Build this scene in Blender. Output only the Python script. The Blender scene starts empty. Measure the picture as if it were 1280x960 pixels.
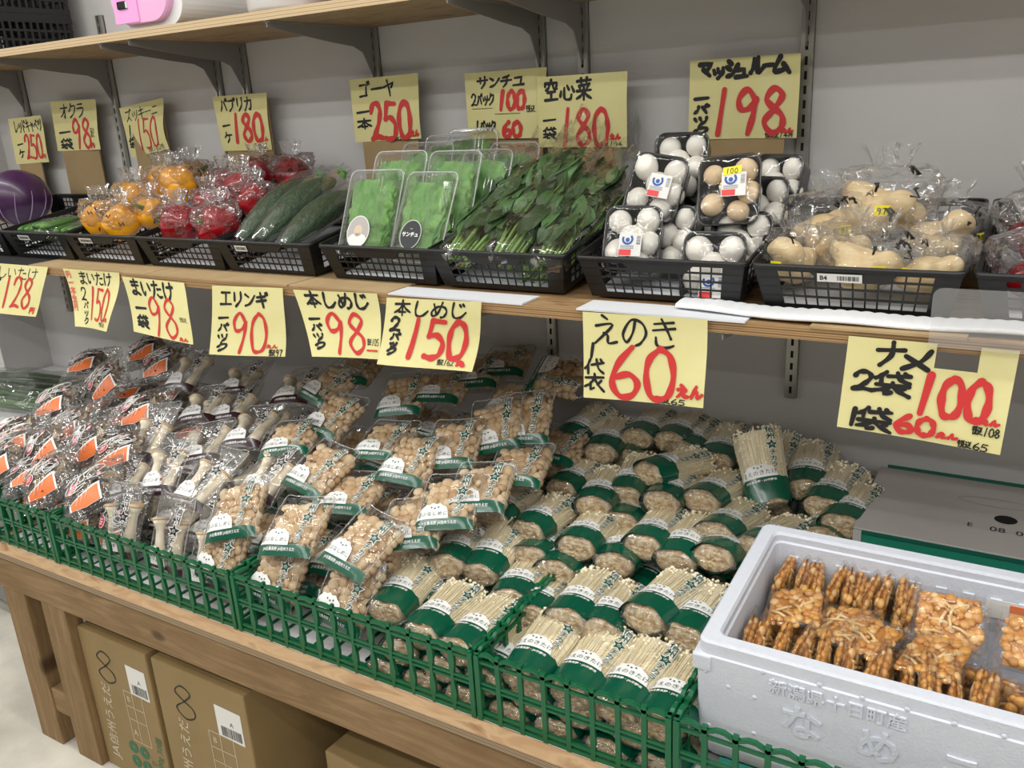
import bpy, bmesh, math, random
from mathutils import Vector, Matrix, Euler, noise
C = bpy.context.scene.collection
R = math.radians
scn = bpy.context.scene
# ---------------------------------------------------------------- camera
cam_d = bpy.data.cameras.new('camera')
cam = bpy.data.objects.new('camera', cam_d); C.objects.link(cam); scn.camera = cam
def set_camera(loc, yaw, pitch, roll, focal_px):
    f = Vector((math.sin(yaw)*math.cos(pitch), math.cos(yaw)*math.cos(pitch), math.sin(pitch)))
    r = f.cross(Vector((0, 0, 1))).normalized(); u = r.cross(f)
    c, s = math.cos(roll), math.sin(roll)
    r2, u2 = r*c+u*s, u*c-r*s
    cam.matrix_world = Matrix(((r2.x, u2.x, -f.x, loc[0]), (r2.y, u2.y, -f.y, loc[1]), (r2.z, u2.z, -f.z, loc[2]), (0, 0, 0, 1)))
    cam_d.sensor_fit = 'HORIZONTAL'; cam_d.sensor_width = 36; cam_d.lens = focal_px/1280*36
    cam_d.clip_start = .05; cam_d.clip_end = 60
set_camera((0, -1.70, 1.44), R(-31.8818), R(-17.9698), R(-3.2716), 1072.2)
# ---------------------------------------------------------------- light
vs = scn.view_settings
vs.view_transform = 'Standard'; vs.look = 'None'; vs.gamma = 1; vs.use_curve_mapping = False
vs.exposure = 0.0
scn.cycles.transparent_max_bounces = 40
scn.cycles.max_bounces = 10; scn.cycles.diffuse_bounces = 4; scn.cycles.glossy_bounces = 4; scn.cycles.transmission_bounces = 6
world = bpy.data.worlds.new('world'); scn.world = world; world.use_nodes = True
world.node_tree.nodes['Background'].inputs[0].default_value = (.93, .97, 1, 1)
world.node_tree.nodes['Background'].inputs[1].default_value = .05
def tube_row(y, power, x0=-4.6, x1=2.6, w=.07):
    d = bpy.data.lights.new('fluorescent_row', 'AREA'); d.shape = 'RECTANGLE'; d.size = x1-x0; d.size_y = w
    d.energy = power; d.color = (1, .992, .972)
    o = bpy.data.objects.new('fluorescent_row', d); o.location = ((x0+x1)/2, y, 2.66); C.objects.link(o)
    return o
for y, p in ((-.95, 56), (-2.2, 36), (-2.62, 62), (-3.9, 50), (-6.2, 16)):
    tube_row(y, p)
# ---------------------------------------------------------------- colour and materials
def lin(h):
    h = h.lstrip('#'); o = []
    for i in (0, 2, 4):
        v = int(h[i:i+2], 16)/255
        o.append(v/12.92 if v <= .04045 else ((v+.055)/1.055)**2.4)
    return (*o, 1)
def new_mat(name):
    m = bpy.data.materials.new(name); m.use_nodes = True
    nt = m.node_tree; nt.nodes.clear()
    out = nt.nodes.new('ShaderNodeOutputMaterial')
    return m, nt, out
def N(nt, t, **kw):
    n = nt.nodes.new(t)
    for k, v in kw.items():
        if k.startswith('i_'):
            n.inputs[int(k[2:]) if k[2:].isdigit() else k[2:]].default_value = v
        else: setattr(n, k, v)
    return n
def ramp(nt, stops, fac):
    n = nt.nodes.new('ShaderNodeValToRGB'); e = n.color_ramp.elements
    while len(e) < len(stops): e.new(.5)
    for k, (p, c) in enumerate(stops): e[k].position = p; e[k].color = c if not isinstance(c, str) else lin(c)
    nt.links.new(fac, n.inputs[0]); return n
MATS = {}
def plain(name, col, rough=.6, bump=None, var=None, metal=0, spec=.5, coat=0, sss=0):
    """col '#hex'; var=(scale, '#hex2'[, stretch]); bump=(scale, strength)"""
    if name in MATS: return MATS[name]
    m, nt, out = new_mat(name); L = nt.links.new
    b = N(nt, 'ShaderNodeBsdfPrincipled'); L(b.outputs[0], out.inputs[0])
    b.inputs['Base Color'].default_value = lin(col); b.inputs['Roughness'].default_value = rough
    b.inputs['Metallic'].default_value = metal; b.inputs['Specular IOR Level'].default_value = spec
    b.inputs['Coat Weight'].default_value = coat; b.inputs['Coat Roughness'].default_value = .12
    if sss: b.inputs['Subsurface Weight'].default_value = sss; b.inputs['Subsurface Radius'].default_value = (.004, .003, .002)
    if var or bump: tc = N(nt, 'ShaderNodeTexCoord')
    if var:
        mp = N(nt, 'ShaderNodeMapping'); L(tc.outputs['Object'], mp.inputs[0])
        if len(var) > 2: mp.inputs['Scale'].default_value = var[2]
        n = N(nt, 'ShaderNodeTexNoise'); n.inputs['Scale'].default_value = var[0]; n.inputs['Detail'].default_value = 4
        L(mp.outputs[0], n.inputs[0])
        r = ramp(nt, [(.35, col), (.65, var[1])], n.outputs[0]); L(r.outputs[0], b.inputs['Base Color'])
    if bump:
        n2 = N(nt, 'ShaderNodeTexNoise'); n2.inputs['Scale'].default_value = bump[0]; n2.inputs['Detail'].default_value = 3
        L(tc.outputs['Object'], n2.inputs[0])
        bp = N(nt, 'ShaderNodeBump'); bp.inputs['Strength'].default_value = bump[1]; bp.inputs['Distance'].default_value = .003
        L(n2.outputs[0], bp.inputs['Height']); L(bp.outputs[0], b.inputs['Normal'])
    MATS[name] = m; return m
def island(name, stops, rough=.5, bump=None, spec=.5, sss=0):
    """a colour that differs from one loose piece of the mesh to the next"""
    if name in MATS: return MATS[name]
    m, nt, out = new_mat(name); L = nt.links.new
    b = N(nt, 'ShaderNodeBsdfPrincipled'); L(b.outputs[0], out.inputs[0])
    g = N(nt, 'ShaderNodeNewGeometry'); r = ramp(nt, stops, g.outputs['Random Per Island']); L(r.outputs[0], b.inputs['Base Color'])
    b.inputs['Roughness'].default_value = rough; b.inputs['Specular IOR Level'].default_value = spec
    if sss: b.inputs['Subsurface Weight'].default_value = sss; b.inputs['Subsurface Radius'].default_value = (.004, .003, .002)
    if bump:
        tc = N(nt, 'ShaderNodeTexCoord'); n2 = N(nt, 'ShaderNodeTexNoise'); n2.inputs['Scale'].default_value = bump[0]
        L(tc.outputs['Object'], n2.inputs[0]); bp = N(nt, 'ShaderNodeBump'); bp.inputs['Strength'].default_value = bump[1]; bp.inputs['Distance'].default_value = .002
        L(n2.outputs[0], bp.inputs['Height']); L(bp.outputs[0], b.inputs['Normal'])
    MATS[name] = m; return m
def film(name, scale=45, strength=.7, haze=.05, gloss=1.3, rough=.1, tint=(.975, .975, .975, 1), stretch=(1, 1, 1), cap=.4):
    if name in MATS: return MATS[name]
    m, nt, out = new_mat(name); L = nt.links.new
    tc = N(nt, 'ShaderNodeTexCoord'); oi = N(nt, 'ShaderNodeObjectInfo')
    mul = N(nt, 'ShaderNodeVectorMath', operation='SCALE'); mul.inputs[0].default_value = (7.3, 3.1, 5.7); L(oi.outputs['Random'], mul.inputs['Scale'])
    add = N(nt, 'ShaderNodeVectorMath', operation='ADD'); L(tc.outputs['Object'], add.inputs[0]); L(mul.outputs[0], add.inputs[1])
    mp = N(nt, 'ShaderNodeMapping'); mp.inputs['Scale'].default_value = stretch; L(add.outputs[0], mp.inputs[0])
    n = N(nt, 'ShaderNodeTexNoise'); n.inputs['Scale'].default_value = scale; n.inputs['Detail'].default_value = 2; n.inputs['Distortion'].default_value = .8
    L(mp.outputs[0], n.inputs[0])
    bp = N(nt, 'ShaderNodeBump'); bp.inputs['Strength'].default_value = strength; bp.inputs['Distance'].default_value = .012
    L(n.outputs[0], bp.inputs['Height'])
    fr = N(nt, 'ShaderNodeFresnel'); fr.inputs['IOR'].default_value = 1.48; L(bp.outputs[0], fr.inputs['Normal'])
    mm = N(nt, 'ShaderNodeMath', operation='MULTIPLY', use_clamp=True); mm.inputs[1].default_value = gloss; L(fr.outputs[0], mm.inputs[0])
    mc = N(nt, 'ShaderNodeMath', operation='MINIMUM'); mc.inputs[1].default_value = cap; L(mm.outputs[0], mc.inputs[0])
    tr = N(nt, 'ShaderNodeBsdfTransparent'); tr.inputs[0].default_value = tint
    gl = N(nt, 'ShaderNodeBsdfGlossy'); gl.inputs['Roughness'].default_value = rough; L(bp.outputs[0], gl.inputs['Normal'])
    df = N(nt, 'ShaderNodeBsdfDiffuse'); df.inputs[0].default_value = (.9, .9, .9, 1)
    m1 = N(nt, 'ShaderNodeMixShader'); m1.inputs[0].default_value = haze; L(tr.outputs[0], m1.inputs[1]); L(df.outputs[0], m1.inputs[2])
    m2 = N(nt, 'ShaderNodeMixShader'); L(mc.outputs[0], m2.inputs[0]); L(m1.outputs[0], m2.inputs[1]); L(gl.outputs[0], m2.inputs[2])
    L(m2.outputs[0], out.inputs[0])
    MATS[name] = m; return m
def wood(name, c1, c2, axis=0, scale=9, rough=.65, knots=False, c3=None):
    if name in MATS: return MATS[name]
    m, nt, out = new_mat(name); L = nt.links.new
    b = N(nt, 'ShaderNodeBsdfPrincipled'); L(b.outputs[0], out.inputs[0]); b.inputs['Roughness'].default_value = rough; b.inputs['Specular IOR Level'].default_value = .3
    tc = N(nt, 'ShaderNodeTexCoord'); mp = N(nt, 'ShaderNodeMapping'); L(tc.outputs['Object'], mp.inputs[0])
    s = [6., 6., 6.]; s[axis] = .55; mp.inputs['Scale'].default_value = s
    n = N(nt, 'ShaderNodeTexNoise'); n.inputs['Scale'].default_value = scale; n.inputs['Detail'].default_value = 8; n.inputs['Roughness'].default_value = .62; n.inputs['Distortion'].default_value = .7
    L(mp.outputs[0], n.inputs[0])
    r = ramp(nt, [(.3, c1), (.5, c2), (.72, c1)], n.outputs[0]); col = r.outputs[0]
    n3 = N(nt, 'ShaderNodeTexNoise'); n3.inputs['Scale'].default_value = 5; n3.inputs['Detail'].default_value = 5; L(tc.outputs['Object'], n3.inputs[0])
    mx = N(nt, 'ShaderNodeMix', data_type='RGBA', blend_type='MULTIPLY'); mx.inputs['Factor'].default_value = .5
    r3 = ramp(nt, [(.3, '#c9bda8'), (.6, '#ffffff')], n3.outputs[0]); L(col, mx.inputs['A']); L(r3.outputs[0], mx.inputs['B']); col = mx.outputs['Result']
    if knots:
        v = N(nt, 'ShaderNodeTexVoronoi'); v.inputs['Scale'].default_value = 9; mp2 = N(nt, 'ShaderNodeMapping'); L(tc.outputs['Object'], mp2.inputs[0])
        s2 = [1., 0., 1.]; s2[axis] = .5; mp2.inputs['Scale'].default_value = s2; L(mp2.outputs[0], v.inputs[0])
        rk = ramp(nt, [(.0, (.95, .95, .95, 1)), (.07, (.7, .7, .7, 1)), (.13, (0, 0, 0, 1))], v.outputs['Distance'])
        mk = N(nt, 'ShaderNodeMix', data_type='RGBA'); L(rk.outputs[0], mk.inputs['Factor']); L(col, mk.inputs['A']); mk.inputs['B'].default_value = lin(c3 or '#4a3423'); col = mk.outputs['Result']
    L(col, b.inputs['Base Color'])
    bp = N(nt, 'ShaderNodeBump'); bp.inputs['Strength'].default_value = .25; bp.inputs['Distance'].default_value = .002; L(n.outputs[0], bp.inputs['Height']); L(bp.outputs[0], b.inputs['Normal'])
    MATS[name] = m; return m
def ply_edge(name, stops_a, stops_b, bands=5.0, thick=.018):
    """plywood: layered edge, grained face"""
    if name in MATS: return MATS[name]
    m, nt, out = new_mat(name); L = nt.links.new
    b = N(nt, 'ShaderNodeBsdfPrincipled'); L(b.outputs[0], out.inputs[0]); b.inputs['Roughness'].default_value = .6; b.inputs['Specular IOR Level'].default_value = .3
    tc = N(nt, 'ShaderNodeTexCoord'); mp = N(nt, 'ShaderNodeMapping'); L(tc.outputs['Object'], mp.inputs[0])
    mp.inputs['Scale'].default_value = (.6, 2, 1)
    n = N(nt, 'ShaderNodeTexNoise'); n.inputs['Scale'].default_value = 14; n.inputs['Detail'].default_value = 6; n.inputs['Distortion'].default_value = 1.2; L(mp.outputs[0], n.inputs[0])
    sx = N(nt, 'ShaderNodeSeparateXYZ'); L(tc.outputs['Object'], sx.inputs[0])
    ad = N(nt, 'ShaderNodeMath', operation='MULTIPLY_ADD'); L(n.outputs[0], ad.inputs[0]); ad.inputs[1].default_value = .0005; L(sx.outputs[2], ad.inputs[2])
    sn = N(nt, 'ShaderNodeMath', operation='SINE'); mu = N(nt, 'ShaderNodeMath', operation='MULTIPLY'); L(ad.outputs[0], mu.inputs[0]); mu.inputs[1].default_value = 2*math.pi*bands/2/thick; L(mu.outputs[0], sn.inputs[0])
    r1 = ramp(nt, [(0, stops_b[0]), (.5, stops_b[1]), (1, stops_b[2])], sn.outputs[0])
    mr = N(nt, 'ShaderNodeMapRange'); mr.inputs['From Min'].default_value = -1; L(sn.outputs[0], mr.inputs[0]); L(mr.outputs[0], r1.inputs[0])
    r0 = ramp(nt, [(.35, stops_a[0]), (.5, stops_a[1]), (.68, stops_a[2])], n.outputs[0])
    g = N(nt, 'ShaderNodeNewGeometry'); s2 = N(nt, 'ShaderNodeSeparateXYZ'); L(g.outputs['True Normal'], s2.inputs[0])
    ab = N(nt, 'ShaderNodeMath', operation='ABSOLUTE'); L(s2.outputs[2], ab.inputs[0])
    gt = N(nt, 'ShaderNodeMath', operation='GREATER_THAN'); gt.inputs[1].default_value = .5; L(ab.outputs[0], gt.inputs[0])
    mx = N(nt, 'ShaderNodeMix', data_type='RGBA'); L(gt.outputs[0], mx.inputs['Factor']); L(r1.outputs[0], mx.inputs['A']); L(r0.outputs[0], mx.inputs['B'])
    L(mx.outputs['Result'], b.inputs['Base Color'])
    MATS[name] = m; return m
# ---------------------------------------------------------------- mesh builder
class MB:
    def __init__(s): s.v = []; s.f = []; s.m = []; s.cur = 0
    def slot(s, k): s.cur = k; return s
    def add(s, vs, fs):
        o = len(s.v); s.v.extend([tuple(p) for p in vs]); s.f.extend([tuple(i+o for i in f) for f in fs]); s.m.extend([s.cur]*len(fs)); return s
    def box(s, x0, x1, y0, y1, z0, z1, b=0, M=None):
        if b <= 0:
            vs = [(x, y, z) for x in (x0, x1) for y in (y0, y1) for z in (z0, z1)]
            fs = [(0, 1, 3, 2), (4, 6, 7, 5), (0, 4, 5, 1), (2, 3, 7, 6), (0, 2, 6, 4), (1, 5, 7, 3)]
        else:
            bm = bmesh.new(); bmesh.ops.create_cube(bm, size=1)
            for v in bm.verts: v.co = Vector(((x0+x1)/2+v.co.x*(x1-x0), (y0+y1)/2+v.co.y*(y1-y0), (z0+z1)/2+v.co.z*(z1-z0)))
            bmesh.ops.bevel(bm, geom=bm.edges[:], offset=b, segments=2, profile=.6, affect='EDGES')
            bm.verts.index_update(); vs = [v.co.copy() for v in bm.verts]; fs = [[v.index for v in f.verts] for f in bm.faces]; bm.free()
        if M is not None: vs = [M @ Vector(p) for p in vs]
        return s.add(vs, fs)
    def tube(s, pts, r, n=8, cap=True):
        pts = [Vector(p) for p in pts]; rs = r if isinstance(r, (list, tuple)) else [r]*len(pts); vs = []; fs = []
        prev = None
        for i, p in enumerate(pts):
            d = (pts[min(i+1, len(pts)-1)]-pts[max(i-1, 0)]).normalized()
            a = prev if prev is not None else (Vector((0, 0, 1)) if abs(d.z) < .9 else Vector((1, 0, 0)))
            a = (a-d*a.dot(d)).normalized(); b = d.cross(a); prev = a
            for k in range(n):
                t = 2*math.pi*k/n; vs.append(p+a*(rs[i]*math.cos(t))+b*(rs[i]*math.sin(t)))
        for i in range(len(pts)-1):
            for k in range(n): fs.append((i*n+k, i*n+(k+1) % n, (i+1)*n+(k+1) % n, (i+1)*n+k))
        if cap: fs.append(tuple(range(n-1, -1, -1))); fs.append(tuple(range((len(pts)-1)*n, len(pts)*n)))
        return s.add(vs, fs)
    def grid(s, fn, nu, nv, wrap=False):
        vs = [fn(i/nu, j/nv) for j in range(nv+1) for i in range(nu+(0 if wrap else 1))]
        w = nu if wrap else nu+1; fs = []
        for j in range(nv):
            for i in range(nu):
                i2 = (i+1) % w if wrap else i+1
                fs.append((j*w+i, j*w+i2, (j+1)*w+i2, (j+1)*w+i))
        return s.add(vs, fs)
    def poly(s, pts, depth, M=None, both=True):
        """2D outline (x, z) counter-clockwise seen from -y, extruded along y by depth"""
        n = len(pts); vs = [(x, 0, z) for x, z in pts]+[(x, depth, z) for x, z in pts]
        fs = [tuple(range(n)), tuple(range(2*n-1, n-1, -1))]+[(i, n+i, n+(i+1) % n, (i+1) % n) for i in range(n)]
        fs = [tuple(reversed(f)) if k > 1 else f for k, f in enumerate(fs)]
        if M is not None: vs = [M @ Vector(p) for p in vs]
        return s.add(vs, fs)
    def ball(s, c, r, nu=8, nv=5, M=None, fn=None):
        c = Vector(c); rr = r if isinstance(r, (tuple, list, Vector)) else (r, r, r); vs = []; fs = []
        vs.append(Vector((0, 0, rr[2])))
        for j in range(1, nv):
            a = math.pi*j/nv
            for i in range(nu):
                t = 2*math.pi*i/nu; vs.append(Vector((rr[0]*math.sin(a)*math.cos(t), rr[1]*math.sin(a)*math.sin(t), rr[2]*math.cos(a))))
        vs.append(Vector((0, 0, -rr[2]))); k = len(vs)-1
        for i in range(nu): fs.append((0, 1+i, 1+(i+1) % nu))
        for j in range(nv-2):
            for i in range(nu): fs.append((1+j*nu+i, 1+(j+1)*nu+i, 1+(j+1)*nu+(i+1) % nu, 1+j*nu+(i+1) % nu))
        for i in range(nu): fs.append((k, 1+(nv-2)*nu+(i+1) % nu, 1+(nv-2)*nu+i))
        if fn: vs = [fn(p) for p in vs]
        if M is not None: vs = [M @ p for p in vs]
        return s.add([p+c for p in vs], fs)
    def lathe(s, prof, n=16, M=None, wob=None):
        """profile [(r, z)], z up; wob(angle, k) scales the radius"""
        vs = []; fs = []
        for k, (r, z) in enumerate(prof):
            for i in range(n):
                t = 2*math.pi*i/n; q = r*(wob(t, k/(len(prof)-1)) if wob else 1); vs.append(Vector((q*math.cos(t), q*math.sin(t), z)))
        for k in range(len(prof)-1):
            for i in range(n): fs.append((k*n+i, k*n+(i+1) % n, (k+1)*n+(i+1) % n, (k+1)*n+i))
        fs.append(tuple(range(n-1, -1, -1))); fs.append(tuple(range((len(prof)-1)*n, len(prof)*n)))
        if M is not None: vs = [M @ p for p in vs]
        return s.add(vs, fs)
    def mesh(s, name, mats, smooth=True):
        me = bpy.data.meshes.new(name); me.from_pydata(s.v, [], s.f)
        for m in (mats if isinstance(mats, (list, tuple)) else [mats]): me.materials.append(m)
        me.polygons.foreach_set('material_index', s.m)
        me.polygons.foreach_set('use_smooth', [smooth]*len(s.f)); me.update(); return me
    def build(s, name, mats, parent=None, smooth=False, **kw):
        return link(name, s.mesh(name, mats, smooth), parent, **kw)
def link(name, me, parent=None, label=None):
    o = bpy.data.objects.new(name, me); C.objects.link(o)
    if parent: o.parent = parent
    if label: o['label'] = label
    return o
def thing(name, label, cat, loc=(0, 0, 0), rot=(0, 0, 0), group=None):
    o = bpy.data.objects.new(name, None); C.objects.link(o); o.location = loc; o.rotation_euler = rot
    o.empty_display_size = .02; return tag(o, label, cat, group)
def tag(o, label, cat, group=None, kind=None):
    if label: o['label'] = label
    if cat: o['category'] = cat
    if group: o['group'] = group
    if kind: o['kind'] = kind
    return o
def struct(o): o['kind'] = 'structure'; return o
def dup(root, loc, rot, label=None, group=None, scale=None):
    r = root.copy(); C.objects.link(r); r.location = loc; r.rotation_euler = rot
    if scale: r.scale = scale
    if label: r['label'] = label
    if group: r['group'] = group
    for ch in list(root.children):
        c = ch.copy(); C.objects.link(c); c.parent = r
        for g in ch.children:
            d = g.copy(); C.objects.link(d); d.parent = c
    return r
def place(root, used, loc, rot, label, group=None, scale=None):
    """first call moves the thing itself, later calls copy it"""
    if root.name in used: return dup(root, loc, rot, label, group, scale)
    used.add(root.name); root.location = loc; root.rotation_euler = rot; root['label'] = label
    if group: root['group'] = group
    if scale: root.scale = scale
    return root
USED = set()
def nz(x, y, z=0, s=1): return noise.noise(Vector((x*s, y*s, z*s)))
# ---------------------------------------------------------------- the room
wall_m = plain('wall_paint', '#cac9c8', .75, bump=(420, .12), var=(3, '#c5c4c3'))
struct(MB().box(-3.03, 2.2, 0, .1, 0, 2.7).build('wall_back', wall_m))
struct(MB().box(-4.6, -3.03, -.17, .1, 0, 2.7).build('wall_left', wall_m))
struct(MB().box(2.2, 2.3, -7.5, .1, 0, 2.7).build('wall_right', wall_m))
struct(MB().box(-4.7, -4.6, -7.5, .1, 0, 2.7).build('wall_far', wall_m))
struct(MB().box(-4.7, 2.3, -7.6, -7.5, 0, 2.7).build('wall_front', plain('wall_paint_grey', '#8e8d8b', .8)))
fl = plain('concrete', '#cdc8bb', .6, bump=(60, .3), var=(5, '#aba69a'))
struct(MB().box(-4.7, 2.3, -7.5, .1, -.1, 0).build('floor', fl))
ceil_m = plain('ceiling_white', '#d5d4d0', .8)
struct(MB().box(-4.7, 2.3, -7.5, .1, 2.7, 2.78).build('ceiling', ceil_m))
# ---------------------------------------------------------------- shelves, uprights, brackets
ply_a = ply_edge('plywood_upper', ['#8f7759', '#a08866', '#7f684c'], ['#a58a66', '#d6c29f', '#bda480'])
ply_b = ply_edge('plywood_lower', ['#8d6e4b', '#a88a63', '#75573a'], ['#6d5136', '#b3946a', '#8d6d48'])
up = MB().box(-3.0, 1.2, -.346, -.006, 0, .018).build('shelf_board', ply_a); up.location = (0, 0, 1.63)
tag(up, 'long upper plywood shelf board above the yellow price signs', 'shelf')
mid = MB().box(-3.0, 1.2, -.471, -.006, 0, .018).build('shelf_board', ply_b); mid.location = (0, 0, 1.097)
tag(mid, 'long middle plywood shelf board carrying the row of black baskets', 'shelf')
steel = plain('upright_steel', '#a9a79f', .35, metal=.75)
dark = plain('slot_dark', '#0c0c0d', .8)
grey = plain('bracket_grey', '#8d8b87', .45, metal=.2)
silver = plain('bracket_tip', '#b8b8b8', .35, metal=.7)
def upright(x, z0, z1, label):
    t = thing('wall_upright', label, 'shelf upright', (x, 0, z0), group='slotted uprights on the back wall')
    h = z1-z0; m = MB()
    m.box(-.011, -.0075, -.013, 0, 0, h).box(.0075, .011, -.013, 0, 0, h).box(-.011, .011, -.003, 0, 0, h); m.build('channel', steel, t)
    f = MB()                                   # slotted face strip: bars left and right of the slots, bridges between them
    f.box(-.008, -.0028, -.014, -.012, 0, h).box(.0028, .008, -.014, -.012, 0, h)
    z = .0
    while z < h-.02:
        f.box(-.0028, .0028, -.014, -.012, z, z+.0105); z += .025
    f.build('slotted_face', steel, t)
    MB().box(-.0075, .0075, -.0118, -.0034, .001, h-.001).build('slot_shade', dark, t)  # black filler standing in for the shade inside the slots
    return t
def bracket(x, z, depth, label):
    t = thing('shelf_bracket', label, 'shelf bracket', (x, -.014, z), group='grey arms under the shelf boards')
    D = depth-.02; pts = [(0, 0), (D, 0), (D, -.012), (D*.72, -.024), (D*.42, -.036), (D*.2, -.043), (D*.11, -.055), (D*.05, -.09), (0, -.118)]
    M = Matrix(((0, -1, 0, .0012), (-1, 0, 0, 0), (0, 0, 1, 0), (0, 0, 0, 1))) @ Matrix.Identity(4)
    m = MB(); m.poly(pts, .0024, M)
    m.box(-.009, .009, -D, 0, -.003, 0); m.build('arm', grey, t)
    MB().box(-.004, .004, -D-.003, -D+.003, -.001, .013).build('tip_hook', silver, t)
    return t
UX = [(-2.837, 'above the purple cabbage sign'), (-2.379, 'left of the crooked 150 sign'), (-1.926, 'at left above the red pepper sign'), (-1.822, 'at right above the red pepper sign'),
      (-1.381, 'above the bitter melon sign'), (-.935, 'behind the 100 and 60 sign'), (-.835, 'above the greens sign'), (-.388, 'right of the 198 sign')]
for x, s in UX:
    upright(x, .845 if x > -1 else .845, 1.75 if x < -2 else 2.3, 'slotted steel upright '+s)
    bracket(x, 1.63, .346, 'grey arm under the upper shelf, on the upright '+s)
    bracket(x, 1.097, .471, 'grey arm under the middle shelf, on the upright '+s)
# ---------------------------------------------------------------- the wooden display table
wd = wood('lumber', '#9d835f', '#826848', 0, 6, knots=True, c3='#3d2a1c'); wdz = wood('lumber_post', '#9b815d', '#7f6545', 2, 6, knots=True, c3='#3d2a1c')
ply_t = ply_edge('plywood_table', ['#a98663', '#b99a76', '#8f6b4a'], ['#3f3226', '#c3ad8c', '#6a5540'], bands=5, thick=.015)
tb = thing('display_table', 'long wooden produce table of rough lumber under the mushroom packs', 'table', (0, -.4, 0))
MB().box(-2.03, 1.0, -.43, .385, .520, .535).build('table_top', ply_t, tb)
MB().box(-2.02, 1.0, -.42, -.382, .428, .519, .003).build('front_rail', wd, tb)
MB().box(-2.02, 1.0, .33, .368, .428, .519, .003).build('back_rail', wd, tb)
MB().box(-2.02, -1.982, -.38, .328, .428, .519, .003).build('end_rail', wd, tb)
for x0, x1, dd in ((-2.0, -1.912, .088), (-1.846, -1.757, .038), (-.1, -.01, .038)):
    for y0, y1 in ((-.417, -.417+dd), (.24, .328)):
        MB().box(x0, x1, y0, y1, 0, .427, .003).build('leg', wdz, tb)
MB().box(-1.911, -1.847, -.412, -.38, .1, .165, .003).build('brace', wd, tb)
MB().box(-1.985, -1.945, -.329, .239, .1, .165, .003).build('brace', wd, tb)
white_paper = plain('liner_paper', '#c9c9c9', .8, bump=(30, .4))
ln = MB().grid(lambda u, v: (-2.0+u*1.72, -.80+v*.74, .5362+.003*abs(nz(u*30, v*12))), 120, 24).build('paper_liner', white_paper)
tag(ln, 'white paper sheet lining the table under the packs', 'paper')
# ---------------------------------------------------------------- green crates
green = plain('crate_green', '#045c38', .34, spec=.5)
def panel(w, h, n, wavy, arch):
    """open lattice wall in the x-z plane, thickness along +y"""
    m = MB(); T = .006; st = w/n
    for z, hh in ((0, .007), (.012, .005), (h*.5-.004, .004), (h*.5+.004, .004), (h-.02, .005)):
        m.box(0, w, .0008, T-.0008, z, z+hh)
    for i in range(n+1):
        cx = min(max(i*st, .004), w-.004); L = []; Rr = []
        for k in range(13):
            q = k/12; ww = .0042+(.0016*math.cos(4*math.pi*q+math.pi) if wavy else -.0004)
            L.append((cx-ww, q*h)); Rr.append((cx+ww, q*h))
        m.poly(L[::-1]+Rr, T) if False else m.poly(Rr+L[::-1], T)
    for i in range(n):
        a = i*st; P = []; Q = []
        for k in range(9):
            q = k/8; z = h-.012+arch*max(0, min(1, 2.6*(.5-abs(q-.5))))
            P.append((a+q*st, z)); Q.append((a+q*st, z+.0055))
        m.poly(P+Q[::-1], T)
    return m
def crate(x0, x1, n, wavy, arch, label, y0=-.80, depth=.38, h=.122):
    w = x1-x0
    t = thing('produce_crate', label, 'crate', (x0, y0, .5365), group='green lattice crates along the table front')
    panel(w, h, n, wavy, arch).build('front_panel', green, t)
    b = panel(w, h, n, wavy, arch).build('back_panel', green, t); b.location = (0, depth-.006, 0)
    for x in (0, w-.006):
        sp = panel(depth, h, 9, wavy, arch); o = sp.build('side_panel', green, t); o.rotation_euler = (0, 0, R(90)); o.location = (x+.006, 0, 0)
    for k in (0, 1):
        MB().box(-.001+k*(w-.007), .007+k*(w-.007)+.001, -.002, .008, 0, h-.006, .001).build('corner_post', green, t)
    m = MB()
    for i in range(n+1): m.box(i*w/n-.003 if i else 0, i*w/n+.003 if i < n else w, .007, depth-.007, .0, .003)
    for j in range(8): m.box(.007, w-.007, .02+j*.045, .024+j*.045, .003, .005)
    m.build('base', green, t)
crate(-2.03, -1.765, 7, True, .004, 'green lattice crate at the left end holding the orange-cornered bags')
crate(-1.76, -1.195, 14, True, .004, 'green lattice crate in front of the clear bags with dark bands')
crate(-1.188, -.66, 13, True, .003, 'green lattice crate in front of the round tan mushroom packs')
crate(-.655, -.341, 8, False, .007, 'green lattice crate with straight bars before the white enoki bundles')
crate(-.337, .2, 13, False, .007, 'green lattice crate with straight bars in front of the foam box', depth=.405)
# ---------------------------------------------------------------- neighbouring counter at far left
cw = plain('counter_white', '#c6c7c6', .5)
ct = thing('side_counter', 'pale counter behind the table at far left under the leeks', 'counter', (-2.6, -.3, 0))
MB().box(-.42, .53, -.30, .29, .60, .63, .003).build('counter_top', cw, ct)
MB().box(-.40, .50, -.24, .28, .05, .598).build('cabinet', plain('counter_grey', '#77797a', .6), ct)
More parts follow.
